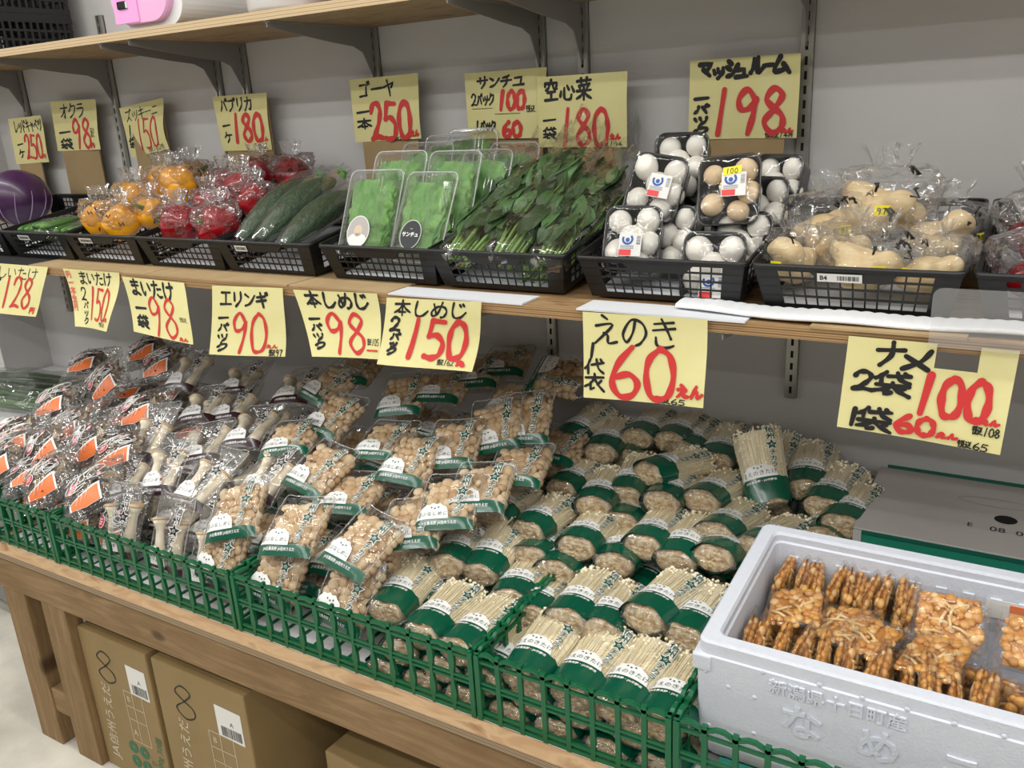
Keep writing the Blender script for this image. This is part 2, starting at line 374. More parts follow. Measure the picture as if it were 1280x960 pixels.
# ---------------------------------------------------------------- lettering
_TX = {}
def txt(body, off=0.0, res=2):
    """outline letters as flat mesh data: (points, faces, width), one em high"""
    k = (body, off)
    if k not in _TX:
        c = bpy.data.curves.new('t', 'FONT'); c.body = body; c.resolution_u = res; c.offset = off; c.align_x = 'CENTER'
        o = bpy.data.objects.new('t', c); C.objects.link(o); bpy.context.view_layer.update()
        me = o.to_mesh(); P = [(v.co.x, v.co.y-.36) for v in me.vertices]; F = [tuple(p.vertices) for p in me.polygons]
        o.to_mesh_clear(); bpy.data.objects.remove(o); bpy.data.curves.remove(c)
        w = (max(p[0] for p in P)-min(p[0] for p in P)) if P else 0
        _TX[k] = (P, F, w)
    return _TX[k]
def put(mb, body, fn, cx, cy, size, rot=0, off=0.0, lift=.001, sx=1.0):
    P, F, w = txt(body, off); c, s = math.cos(rot), math.sin(rot)
    mb.add([fn(cx+(x*sx*c-y*s)*size, cy+(x*sx*s+y*c)*size, lift) for x, y in P], F)
def star_pts(r, k=.46): return [((r if i % 2 == 0 else r*k)*math.sin(math.pi*i/5), (r if i % 2 == 0 else r*k)*math.cos(math.pi*i/5)) for i in range(10)]
def put_star(mb, fn, cx, cy, r, rot=0, lift=.001):
    c, s = math.cos(rot), math.sin(rot); P = star_pts(r)
    mb.add([fn(cx, cy, lift)]+[fn(cx+x*c-y*s, cy+x*s+y*c, lift) for x, y in P], [(0, 1+(i+1) % 10, 1+i) for i in range(10)])
# hand-brushed characters: strokes in a 100 x 100 box, y down, '~' marks a curved stroke
GL = {'0': '~50,2 18,22 8,55 22,92 50,98 80,88 93,52 80,15 50,2', '1': '62,0 38,100', '2': '~12,25 30,4 65,2 85,22 70,52 35,82 8,97/8,97 55,91 96,96',
'5': '28,3 14,45/~14,45 55,42 88,62 80,90 45,100 5,96/28,3 92,6', '6': '~74,2 30,35 10,72 35,98 75,95 92,72 65,55 22,62', '8': '~52,46 18,25 48,2 82,18 52,46 12,74 45,99 85,85 84,62 52,46',
'9': '~85,28 50,2 14,22 25,46 62,42 85,24/~85,24 75,60 55,100', '4': '~60,2 35,40 5,68/5,68 95,62/62,35 58,98', '7': '8,8 90,5/~90,5 60,50 45,98', '3': '~15,12 60,2 75,25 40,45 82,65 60,98 8,90',
'マ': '5,12 92,8 50,60/30,48 75,95', 'ッ': '8,35 18,62/42,25 50,52/~88,20 80,62 45,98', 'シ': '20,8 45,25/8,40 35,55/~12,92 55,78 95,30', 'ュ': '12,30 75,25 68,85/2,90 98,85',
'ル': '~30,10 28,55 5,92/~58,2 58,92 98,60', 'ー': '2,50 98,46', 'ム': '~45,2 10,85 70,78/62,45 98,98', 'パ': '~32,20 25,60 5,90/58,25 85,88/~88,2 76,12 88,22 99,12 88,2',
'ク': '~40,2 30,35 5,55/~38,20 92,18 75,65 20,98', 'サ': '2,35 98,30/30,10 32,55/~72,2 72,55 40,98', 'ン': '10,18 40,35/~12,92 55,75 95,25', 'チ': '~70,5 45,15 15,22/2,48 98,42/~55,20 55,60 25,98',
'ゴ': '10,22 68,18 62,85/5,88 72,82/78,5 84,22/92,2 98,18', 'ヤ': '2,45 92,20 70,48/~35,5 50,55 58,98', 'プ': '5,22 70,18/~70,18 60,65 20,95/~88,2 78,10 88,20 98,10 88,2', 'リ': '20,10 22,60/~78,5 78,55 35,98',
'カ': '5,30 90,25/~90,25 85,90 65,88/~45,2 40,50 8,98', 'ズ': '10,18 75,15/~75,15 50,60 8,95/48,60 88,95/82,2 88,15/94,0 99,12', 'キ': '10,30 85,22/5,60 95,50/40,2 60,98', 'ニ': '20,25 80,22/5,80 95,75',
'オ': '5,30 95,26/~60,2 60,98 48,88/~58,32 40,65 5,88', 'ラ': '20,8 80,6/~8,38 90,35 70,75 30,98', 'ツ': '8,25 20,55/42,15 52,45/~90,8 80,60 40,98', 'レ': '~25,5 25,92 92,55', 'ド': '30,2 30,98/30,40 75,60/70,8 76,25/86,4 92,20', 'ャ': '10,50 85,35 70,60/40,25 58,98',
'ベ': '~2,65 35,35 65,55 98,85/65,15 72,28/80,10 87,22', 'ケ': '~30,2 22,30 5,50/25,28 98,24/~62,26 58,65 30,98', 'エ': '10,12 90,10/50,12 50,85/0,88 100,85', 'ギ': '5,35 75,28/0,62 85,52/35,5 62,98/80,5 86,20/93,2 98,16',
'ナ': '2,38 98,30/~55,2 52,55 15,98', 'メ': '~88,2 60,55 8,95/15,35 85,90', 'し': '~30,2 20,60 30,95 65,92 95,62', 'い': '~12,15 12,70 28,92 38,75/~75,20 90,60', 'た': '5,25 60,20/~35,2 25,55 5,98/55,48 90,45/~52,82 72,95 98,90',
'け': '~15,5 8,50 18,95/40,30 98,25/~75,2 76,60 55,98', 'ま': '15,20 88,15/18,42 85,38/~52,2 54,80 35,98 10,88 30,76 60,82 92,98', 'め': '~20,15 35,80/~70,2 45,70 15,92 8,65 40,32 80,32 95,60 80,92 62,98',
'じ': '~25,2 18,60 30,95 65,92 95,60/60,12 68,25/78,8 86,20', 'え': '40,2 60,14/~15,38 80,32 10,98/~45,62 60,70 62,95 95,90', 'の': '~55,12 45,55 22,88 8,60 40,12 80,20 95,55 75,88 55,98',
'き': '15,20 85,12/10,42 90,32/~42,2 62,40 75,68/~20,65 25,92 60,98 85,90', 'ん': '~50,2 30,50 5,98 40,50 58,55 62,92 98,65', '本': '5,25 95,20/50,0 50,98/~48,25 30,60 2,80/~52,25 72,55 98,75/30,75 70,75',
'袋': '~30,0 15,20 2,30/18,18 18,45/35,18 95,10/~60,0 70,28 95,42/80,0 88,8/50,45 52,55/5,58 95,55/~50,58 30,75 2,85/30,72 30,95 48,88/~50,60 70,80 98,98/85,65 65,78', '一': '5,55 95,45',
'空': '50,0 50,12/10,16 8,32/10,16 92,14 86,30/~38,22 32,38 12,48/~62,20 68,40 90,42/25,58 78,55/50,58 50,90/8,94 95,90', '心': '~8,55 2,80/~30,40 32,88 70,92 78,72/48,30 60,48/80,35 95,58',
'菜': '5,14 95,10/30,2 32,22/68,0 66,20/~85,28 50,32 15,34/20,38 26,48/48,36 52,46/80,34 70,46/5,58 96,55/50,48 50,98/~48,60 30,80 2,92/~52,60 70,78 98,92', '生': '~28,5 20,22 5,38/18,28 85,24/12,55 85,52/50,0 50,92/2,95 98,92',
'円': '15,10 15,98/15,10 88,8 86,95 74,90/50,10 50,50/15,52 86,50', '税': '5,20 45,15/25,5 25,98/5,45 45,42/60,5 68,18/90,2 82,18/60,30 92,28 90,55 60,55 60,30/~68,58 60,85 45,98/~82,58 82,90 99,88',
'込': '~40,10 60,30 70,60/~75,8 60,45 40,65/8,10 20,22/~5,45 20,45 15,80/~5,98 20,82 98,95', '`': '45,40 55,60', '-': '0,50 100,46', 'L': '~10,10 40,4 90,8'}
def catmull(P, n=5):
    out = []
    for i in range(len(P)-1):
        p0 = P[max(i-1, 0)]; p1 = P[i]; p2 = P[i+1]; p3 = P[min(i+2, len(P)-1)]
        for k in range(n):
            t = k/n; out.append(tuple(.5*((2*p1[a])+(-p0[a]+p2[a])*t+(2*p0[a]-5*p1[a]+4*p2[a]-p3[a])*t*t+(-p0[a]+3*p1[a]-3*p2[a]+p3[a])*t**3) for a in (0, 1)))
    out.append(P[-1]); return out
def brush(mb, ch, x, y, w, h, wd, fn, lift):
    for st in GL[ch].split('/'):
        cv = st[0] == '~'; P = [tuple(float(a) for a in q.split(',')) for q in st.lstrip('~').split()]
        P = [(x+a/100*w, y+b/100*h) for a, b in P]
        P = catmull(P) if cv else [(P[i][0]+(P[i+1][0]-P[i][0])*k/3, P[i][1]+(P[i+1][1]-P[i][1])*k/3) for i in range(len(P)-1) for k in range(3)]+[P[-1]]
        L = []; Q = []; n = len(P)
        for i, p in enumerate(P):
            a = P[max(i-1, 0)]; b = P[min(i+1, n-1)]; dx, dy = b[0]-a[0], b[1]-a[1]; d = math.hypot(dx, dy) or 1
            ww = wd/2*(1.0+.18*math.sin(i*.9+x*90)); L.append((p[0]-dy/d*ww, p[1]+dx/d*ww)); Q.append((p[0]+dy/d*ww, p[1]-dx/d*ww))
        def cap(p, q, m):   # rounded end
            cx, cy = (p[0]+q[0])/2, (p[1]+q[1])/2; r = math.hypot(p[0]-q[0], p[1]-q[1])/2; a0 = math.atan2(p[1]-cy, p[0]-cx)
            return [(cx+r*math.cos(a0+m*math.pi*k/4), cy+r*math.sin(a0+m*math.pi*k/4)) for k in range(1, 4)]
        V = L+Q; F = [(i, i+1, n+i+1, n+i) for i in range(n-1)]
        e = len(V); V += cap(L[0], Q[0], 1); F.append((0, n, e+2, e+1, e)); e = len(V); V += cap(L[-1], Q[-1], -1); F.append((n-1, e, e+1, e+2, 2*n-1))
        mb.add([fn(a, b, lift) for a, b in V], F)
paper_m = plain('sign_yellow', '#ddd69c', .75, bump=(35, .15), var=(14, '#d9d192'))
ink = plain('marker_black', '#141416', .6); red = plain('marker_red', '#c9302f', .6); pink_ink = plain('marker_pink', '#d8685e', .7)
card = plain('card_brown', '#a58d66', .8, var=(9, '#9c845d'))
def sign(label, corners, y, items, back=None, wave=.004, fold=0, notch=None, extra_red=()):
    """corners: (x, z) top-left, top-right, bottom-right, bottom-left; items: (text, x, y, w, h, colour, width), in sign fractions, one box per character"""
    (ax, az), (bx, bz), (cx, cz), (dx, dz) = corners
    ox, oz = (ax+bx+cx+dx)/4, min(cz, dz)
    W = math.hypot(bx-ax, bz-az); H = math.hypot(ax-dx, az-dz); ph = random.random()*6
    t0 = thing('price_sign', label, 'price sign', (ox, y, 1.116 if back else oz), group='handwritten yellow price signs'); bz0 = t0.location.z
    def P(s, t):
        x = (ax*(1-s)+bx*s)*(1-t)+(dx*(1-s)+cx*s)*t; z = (az*(1-s)+bz*s)*(1-t)+(dz*(1-s)+cz*s)*t
        yy = -wave*(math.sin(3.1*s+ph)*t+.6*math.sin(5*t+ph)*s)-(fold*t*t)
        return (x-ox, yy, z-bz0)
    m = MB(); nu, nv = 24, 16
    cut = (lambda s, t: False) if not notch else (lambda s, t: notch[0] < s < notch[1] and t < notch[2])
    vs = [P(i/nu, j/nv) for j in range(nv+1) for i in range(nu+1)]; fs = [(j*(nu+1)+i, (j+1)*(nu+1)+i, (j+1)*(nu+1)+i+1, j*(nu+1)+i+1) for j in range(nv) for i in range(nu) if not cut((i+.5)/nu, (j+.5)/nv)]
    n = len(vs); m.add(vs, fs); m.add([(p[0], p[1]+.0004, p[2]) for p in vs], [tuple(reversed(f)) for f in fs])
    m.build('paper', paper_m, t0, smooth=True)
    def fn(a, b, lift):
        p = P(a/W, b/H); return (p[0], p[1]-lift, p[2])
    for k0, it in enumerate(items):
        tx, x, yy, w, h, col, wd = it; li = {'k': .0006, 'r': .0010, 'p': .0008}[col]+.00012*k0; mb = MB()
        nm_ = {'r': 'price_lettering', 'p': 'pink_lettering'}.get(col) or ('unit_lettering' if tx[0] == '|' else 'underline' if tx == '-' else 'small_note' if wd < .0024 and '税' in tx else 'name_lettering')
        if len(tx) > 1 and tx[0] == '|':          # column
            cs = tx[1:]
            for k, ch in enumerate(cs): brush(mb, ch, x*W, (yy+h*k/len(cs))*H, w*W, h/len(cs)*.86*H, wd, fn, li+.00003*k)
        else:
            for k, ch in enumerate(tx): brush(mb, ch, (x+w*k/len(tx))*W, yy*H, w/len(tx)*.9*W, h*H, wd, fn, li+.00003*k)
        mb.build(nm_, {'k': ink, 'r': red, 'p': pink_ink}[col], t0)
    if back:
        x0, x1 = back; m = MB().box(x0-ox, x1-ox, .004, .008, 0, min(az, bz)-.01-bz0); m.build('backing_strip', card, t0)
    return t0
random.seed(5)
sign('small yellow sign reading 250 above the purple cabbage', [(-2.888, 1.486), (-2.708, 1.491), (-2.706, 1.349), (-2.901, 1.344)], -.045,
     [('レッドキャベツ', .14, .06, .84, .26, 'k', .004), ('|一ケ', .14, .48, .17, .42, 'k', .005), ('250', .36, .38, .54, .52, 'r', .008), ('円', .84, .82, .13, .1, 'r', .003)], (-2.887, -2.764))
sign('yellow sign reading 98 on a card strip behind the okra', [(-2.641, 1.527), (-2.419, 1.524), (-2.43, 1.381), (-2.659, 1.381)], -.045,
     [('オクラ', .2, .06, .55, .28, 'k', .005), ('|一袋', .1, .52, .28, .48, 'k', .006), ('98', .42, .36, .44, .6, 'r', .009), ('税込', .83, .55, .1, .2, 'k', .0012), ('円', .8, .86, .1, .1, 'r', .005)], (-2.637, -2.452))
sign('crooked yellow sign reading thin red 150 behind the yellow peppers', [(-2.312, 1.494), (-2.122, 1.513), (-2.11, 1.376), (-2.314, 1.354)], -.045,
     [('ズッキーニ', .1, .07, .78, .24, 'k', .003), ('|1袋', .05, .38, .16, .48, 'k', .005), ('150', .28, .3, .58, .6, 'r', .006), ('税込162円', .5, .87, .42, .1, 'k', .0014)], (-2.279, -2.13), wave=.012)
sign('yellow sign reading 180 behind the red peppers', [(-1.915, 1.505), (-1.714, 1.505), (-1.72, 1.364), (-1.907, 1.365)], -.045,
     [('パプリカ', .12, .05, .62, .24, 'k', .005), ('|一ケ', .1, .44, .16, .44, 'k', .005), ('180', .28, .34, .64, .5, 'r', .011), ('えん', .83, .76, .14, .08, 'r', .003), ('税込', .76, .88, .18, .1, 'k', .002)], (-1.892, -1.72))
sign('yellow sign reading 250 behind the bitter melons', [(-1.434, 1.518), (-1.234, 1.521), (-1.234, 1.379), (-1.439, 1.375)], -.045,
     [('ゴーヤ', .13, .05, .55, .26, 'k', .005), ('|一本', .06, .44, .22, .38, 'k', .005), ('250', .26, .4, .64, .58, 'r', .012), ('えん', .86, .86, .12, .1, 'r', .004), ('税込270', .6, .95, .2, .05, 'k', .0014)], (-1.416, -1.25))
sign('yellow sign reading 100 and 60 behind the lettuce packs', [(-1.103, 1.511), (-.9, 1.511), (-.908, 1.371), (-1.105, 1.374)], -.05,
     [('サンチュ', .16, .07, .6, .17, 'k', .005), ('2パック', .07, .32, .31, .17, 'k', .0042), ('100', .42, .3, .36, .27, 'r', .009), ('1パック', .1, .73, .29, .14, 'k', .0042), ('60', .47, .75, .26, .22, 'r', .009),
      ('-', .08, .53, .3, .02, 'k', .001), ('-', .38, .62, .36, .02, 'k', .001), ('税込', .78, .52, .12, .1, 'k', .0018)], (-1.102, -.918), wave=.006)
sign('yellow sign reading 180 overlapping its neighbour behind the leafy greens', [(-.916, 1.492), (-.714, 1.491), (-.719, 1.348), (-.918, 1.353)], -.062,
     [('空心菜', .08, .05, .56, .3, 'k', .0058), ('|一袋', .06, .53, .16, .38, 'k', .004), ('180', .25, .46, .58, .52, 'r', .009), ('えん', .82, .82, .12, .07, 'r', .004), ('税込194', .72, .92, .24, .07, 'k', .0014)], (-.9, -.75))
sign('large yellow sign reading 198 behind the white mushroom trays', [(-.592, 1.501), (-.389, 1.5), (-.39, 1.356), (-.594, 1.359)], -.05,
     [('マ', .09, .04, .15, .17, 'k', .0085), ('ッ', .22, .08, .12, .16, 'k', .008), ('シ', .34, .02, .13, .22, 'k', .0085), ('ュ', .43, .11, .12, .14, 'k', .008), ('ル', .56, .01, .14, .2, 'k', .0085), ('ー', .68, .1, .1, .03, 'k', .007), ('ム', .76, .02, .17, .2, 'k', .0085),
      ('|一パック', .05, .42, .14, .55, 'k', .006), ('198', .2, .38, .72, .56, 'r', .0105), ('えん', .86, .88, .11, .05, 'r', .004), ('税込214円', .72, .93, .25, .06, 'k', .0016)], (-.56, -.413), wave=.003)
# signs hanging on the front edge of the middle shelf
sign('yellow hanging sign reading 128 at the far left of the shelf edge', [(-2.434, 1.119), (-2.106, 1.119), (-2.173, .991), (-2.47, .986)], -.478,
     [('生しいたけ', .18, .05, .72, .24, 'k', .0028), ('|パック', .24, .3, .14, .55, 'k', .004), ('128', .42, .24, .46, .62, 'r', .0075), ('円', .88, .82, .09, .12, 'r', .004)], fold=.02)
sign('narrow curled yellow sign reading 150 with pink writing down one edge', [(-2.042, 1.119), (-1.825, 1.118), (-1.857, .983), (-2.002, .981)], -.478,
     [('まいたけ', .25, .03, .62, .22, 'k', .0042), ('2', .22, .32, .13, .22, 'k', .0042), ('|パック', .26, .56, .11, .4, 'k', .0034), ('150', .4, .3, .48, .55, 'r', .0065), ('え', .84, .78, .1, .06, 'r', .003), ('税込', .7, .87, .2, .07, 'k', .0015), ('|円一本生円', .02, .04, .1, .7, 'p', .003)], fold=.03, wave=.008)
sign('yellow sign reading 98 hanging above the orange-cornered bags', [(-1.813, 1.111), (-1.598, 1.107), (-1.573, .974), (-1.783, .985)], -.478,
     [('まいたけ', .1, .03, .72, .28, 'k', .0062), ('|一袋', .1, .44, .2, .48, 'k', .0062), ('98', .33, .3, .5, .66, 'r', .0065), ('えん', .8, .92, .14, .05, 'r', .003), ('税込', .84, .58, .12, .08, 'k', .0012)], fold=.02)
sign('yellow sign reading 90 hanging above the king oyster bags', [(-1.505, 1.107), (-1.292, 1.114), (-1.302, .971), (-1.53, .955)], -.478,
     [('エリンギ', .13, .07, .68, .22, 'k', .0058), ('|一パック', .1, .4, .15, .56, 'k', .0055), ('90', .3, .37, .5, .58, 'r', .0075), ('えん', .76, .83, .15, .05, 'r', .0025), ('税込97', .8, .9, .17, .09, 'k', .0022)], fold=.015)
sign('yellow sign reading 98 with a cut slanting side above the tan mushroom packs', [(-1.265, 1.112), (-1.047, 1.118), (-1.04, .995), (-1.215, .983)], -.478,
     [('本しめじ', .12, .02, .78, .24, 'k', .0062), ('|一パック', .08, .38, .15, .52, 'k', .0055), ('98', .28, .33, .55, .6, 'r', .0085), ('税込105', .82, .7, .16, .1, 'k', .0014), ('-', .82, .86, .16, .03, 'r', .004)], fold=.02)
sign('yellow sign reading 150 hanging beside the white card strip', [(-1.023, 1.112), (-.809, 1.119), (-.833, .992), (-1.041, .988)], -.48,
     [('本しめじ', .1, .03, .78, .23, 'k', .0045), ('2', .07, .29, .12, .2, 'k', .0062), ('パ', .09, .52, .12, .11, 'k', .005), ('ッ', .1, .66, .09, .06, 'k', .0055), ('ク', .08, .73, .11, .11, 'k', .005), ('150', .25, .29, .66, .56, 'r', .0105), ('え', .82, .87, .1, .06, 'r', .005), ('税込162', .63, .86, .17, .08, 'k', .0014)], fold=.02, wave=.007)
sign('large yellow sign reading 60 hanging above the white enoki bundles', [(-.616, 1.115), (-.407, 1.118), (-.408, .98), (-.615, .97)], -.48,
     [('えのき', .08, .02, .72, .34, 'k', .0045), ('1', .04, .36, .08, .16, 'k', .005), ('袋', .01, .54, .19, .38, 'k', .0042), ('60', .22, .36, .58, .6, 'r', .0105), ('えん', .78, .76, .22, .14, 'r', .0058), ('税込65', .62, .93, .24, .06, 'k', .0018)], fold=.008)
sign('torn yellow sign reading 100 and 60 hanging above the foam box', [(-.205, 1.111), (.001, 1.109), (-.006, .969), (-.212, .977)], -.48,
     [('ナ', .19, .02, .19, .26, 'k', .0068), ('メ', .34, .08, .22, .22, 'k', .0068), ('2', .06, .36, .15, .2, 'k', .0068), ('袋', .2, .34, .25, .24, 'k', .0066), ('100', .45, .32, .46, .4, 'r', .0095), ('えん', .85, .68, .12, .05, 'r', .004), ('税込108', .82, .76, .16, .08, 'k', .0018),
      ('1', .07, .77, .06, .18, 'k', .0065), ('袋', .12, .74, .25, .24, 'k', .006), ('60', .36, .76, .26, .18, 'r', .0075), ('えん', .62, .88, .13, .05, 'r', .004), ('税込65', .75, .92, .18, .07, 'k', .0018)], fold=.006, notch=(.55, .785, .22))
# ---------------------------------------------------------------- packed mushrooms
clear = film('clear_film', 36, .5, .008, 1.0, .05, cap=.36)
wrap_f = film('bundle_wrap', 48, .45, .0, .9, .05, cap=.3)
clear_soft = film('clear_film_soft', 24, .5, .04, 1.05, .06, cap=.38)
crinkle = film('crinkled_film', 50, .35, .05, 1.9, .05, cap=.65)
lab_w = plain('label_white', '#e6e6e4', .35); band_g = plain('print_green', '#03503a', .25, coat=.5); band_p = plain('print_maroon', '#2c141c', .28, coat=.4)
ink_g = plain('print_dark_green', '#0b4a37', .4); ink_k = plain('print_black', '#17171b', .4); ink_w = plain('print_white', '#f2f2f0', .4)
cap_m = island('shimeji_caps', [(0, '#d3ba93'), (.3, '#c2a27a'), (.6, '#dfcaa8'), (.85, '#b08f69'), (1, '#d8c09b')], .5, (90, .15), sss=.1)
stem_m = plain('shimeji_stems', '#b89c74', .6, var=(60, '#8d6f4b'))
def frame_fn(surf):
    return lambda x, y, l: (x, y, surf(x, y)+l)
def pillow(w, h, front, back, seed, nu=22, nv=26, wr=.0016, seam=.012):
    """closed film bag lying in x-y, y from 0 to h; flat welded seam at the top and bottom"""
    m = MB()
    def pt(u, v, sgn, prof):
        x = (u-.5)*w*(1-.04*math.sin(math.pi*v)); y = v*h
        z = prof(x, y)+sgn*0
        k = min(1, min(u, 1-u)*9)*min(1, min(v, 1-v)*12)
        return (x, y, z+wr*k*(noise.noise(Vector((x*70+seed, y*55, sgn*5+seed)))+.5*noise.noise(Vector((x*160, y*150+seed, sgn)))))
    m.grid(lambda u, v: pt(u, v, 1, front), nu, nv)
    m.grid(lambda u, v: pt(1-u, v, -1, back), nu, nv)
    return m
def edge_seam_glint(t, w, h, front):  # thin whitish tube along the bag's seam, added to give edge highlights
    m = MB(); k = w/2-.002
    P = [(-k, .004), (-k*.97, h*.5), (-k, h-.003), (-k*.5, h-.002), (0, h-.003), (k*.5, h-.002), (k, h-.003), (k*.97, h*.5), (k, .004)]
    P = catmull(P, 4); m.tube([(x, y, front(x*.93, min(y, h-.012))-.004) for x, y in P], .0011, 5, cap=False)
    m.build('seam_highlight', film('seam_highlight', 60, .3, .22, 1.6, .06, cap=.6), t, smooth=True)
def hill(mb, fn, cx, y0, w, h, lift):
    n = 16; vs = []; fs = []
    for j in range(5):
        for i in range(n+1):
            u = i/n*2-1; top = h*(1-abs(u)**2.6)**.55*(1+.05*math.sin(i*1.9)); vs.append(fn(cx+u*w/2, y0+top*j/4, lift))
    for j in range(4):
        for i in range(n): fs.append((j*(n+1)+i, j*(n+1)+i+1, (j+1)*(n+1)+i+1, (j+1)*(n+1)+i))
    mb.add(vs, fs)
def dots(mb, fn, cx, cy, s, lift):
    for dx, dy in ((-s*1.6, 0), (0, -s*.5), (s*1.6, 0)):
        mb.add([fn(cx+dx+s*.42*math.cos(k*math.pi/4), cy+dy+s*.42*math.sin(k*math.pi/4), lift) for k in range(8)], [tuple(range(8))])
def vlabel(t, fn, x0, y0, x1, y1, size, col, lift, bold=.03):
    """characters stepping from (x0,y0) at the top to (x1,y1), white edged, with a star"""
    W = MB(); K = MB(); cs = ['信', '州', '*', 'チ', 'カ', 'ラ']; sc = [1.05, 1.05, 1.5, .9, .9, .9]; tot = sum(sc); a = 0
    rot = math.atan2(x1-x0, y0-y1); un = math.hypot(x1-x0, y1-y0)/tot
    for ch, s in zip(cs, sc):
        q = (a+s/2)/tot; a += s; x = x0+(x1-x0)*q; y = y0+(y1-y0)*q
        if ch == '*':
            put_star(W, fn, x, y, un*s*.66, rot, lift); put_star(K, fn, x, y, un*s*.54, rot, lift+.0003)
            put(W, 'の', fn, x, y, un*s*.36, rot, 0, lift+.0006)
        else:
            put(W, ch, fn, x, y, un*s*1.0, rot, .07, lift, 1.12); put(K, ch, fn, x, y, un*s*1.0, rot, .02, lift+.0004, 1.12)
    W.build('lettering_edge', ink_w, t); K.build('lettering', col, t)
def strip(mb, fn, x0, x1, y0f, y1f, n, lift, m=3):
    vs = []; fs = []
    for j in range(m+1):
        for i in range(n+1):
            x = x0+(x1-x0)*i/n; a = y0f(x); b = y1f(x); vs.append(fn(x, a+(b-a)*j/m, lift))
    for j in range(m):
        for i in range(n): fs.append((j*(n+1)+i, j*(n+1)+i+1, (j+1)*(n+1)+i+1, (j+1)*(n+1)+i))
    mb.add(vs, fs)
# --- tan mushroom pack
def make_shimeji(seed):
    rnd = random.Random(seed); w, h, T = .116, .137, .036
    def front(x, y):
        a = max(0, 1-abs(2*x/w)**5); b = min(1, max(0, y)/.022)*min(1, max(0, h-y)/.03); b = max(0, b)**.5
        return -.016+.018*a**.6*b
    def back(x, y):
        a = max(0, 1-abs(2*x/w)**6); b = max(0, min(1, max(0, y)/.02)*min(1, max(0, h-y)/.02))**.6
        return -.018-(T-.02)*a**.5*b
    t = thing('mushroom_pack', 'tan mushroom pack', 'mushroom pack')
    c = MB(); y = .024; row = 0
    c.grid(lambda u, v: ((u-.5)*(w-.02), .015+v*(h-.045), -.013-.012*(2*u-1)**4-.002*rnd.random()), 8, 8)
    c.slot(1); n0 = len(c.f)
    c.cur = 0
    while y < h-.026:
        x = -w/2+.016+(row % 2)*.008
        while x < w/2-.013:
            r = rnd.choice((.0075, .009, .0105, .012, .0135, .016)); cx, cy = x+rnd.uniform(-.003, .003), y+rnd.uniform(-.003, .003)
            edge = abs(2*cx/w); z = front(cx, cy)-.0045-r*.55-rnd.uniform(0, .004)-(.004 if edge > .8 else 0)
            M = Euler((rnd.uniform(-.5, .5), rnd.uniform(-.5, .5)+(cx/w)*1.2, rnd.uniform(0, 6))).to_matrix()
            c.ball((cx, cy, z), (r, r*rnd.uniform(.85, 1), r*rnd.uniform(.5, .68)), 10, 7, M)
            x += r*1.22+.003
        y += .0145; row += 1
    for s in (-1, 1):
        for k in range(7):
            r = rnd.uniform(.007, .010); c.ball((s*(w/2-.011), .024+k*.0145, -.022+rnd.uniform(-.004, .003)), (r*.8, r, r), 8, 5)
    cap = c.build('mushroom_cluster', [cap_m, stem_m], t, smooth=True); edge_seam_glint(t, w, h, front)
    pillow(w, h, front, back, seed*3.1).build('clear_bag', clear, t, smooth=True)
    fn = frame_fn(lambda x, y: front(x, max(y, .004))+.0012)
    b = MB(); strip(b, fn, -w/2+.001, w/2-.001, lambda x: .003, lambda x: .022+.0015*math.sin(x*60), 14, .0004); bo = b.build('green_band', band_g, t, smooth=True)
    L = MB(); hill(L, fn, -.021, .021, .066, .034, .0008); lo = L.build('white_label', lab_w, t, smooth=True)
    K = MB(); put(K, 'ぶなしめじ', fn, -.016, .032, .0102, 0, 0, .0014); put(K, '国', fn, -.0455, .0345, .0062, 0, 0, .0014); put(K, '産', fn, -.0455, .0285, .0062, 0, 0, .0014)
    dots(K, fn, -.018, .046, .0042, .0014); K.build('label_lettering', ink_g, lo)
    Wm = MB(); put(Wm, 'JA全農長野 JA信州うえだ', fn, -.006, .014, .0062, 0, .01, .0010); Wm.build('band_lettering', ink_w, bo)
    vlabel(t, fn, .031, .126, .025, .026, .0172, ink_g, .0010)
    return t
# --- king oyster pack
ery_s = plain('oyster_stem', '#efe6d2', .55, var=(40, '#e0d2b5'), sss=.1); ery_c = plain('oyster_cap', '#cdb491', .55, var=(30, '#b39673'))
def king_oyster(mb, x, y, z, ln, r, rz, lean=0):
    M = Matrix.Translation((x, y, z)) @ Euler((R(-90)+lean, 0, 0)).to_matrix().to_4x4() if False else Matrix.Translation((x, y, z)) @ Euler((0, 0, rz)).to_matrix().to_4x4() @ Euler((R(-90), 0, 0)).to_matrix().to_4x4()
    mb.cur = 0; mb.lathe([(r*.75, 0), (r*1.0, -0+.1*ln), (r*1.02, .3*ln), (r*.82, .55*ln), (r*.78, .72*ln), (r*1.05, .84*ln), (r*1.5, .93*ln)], 14, M)
    mb.cur = 1; mb.lathe([(r*1.5, .93*ln), (r*1.72, .955*ln), (r*1.6, .985*ln), (r*1.1, 1.005*ln), (r*.4, 1.0*ln)], 14, M)
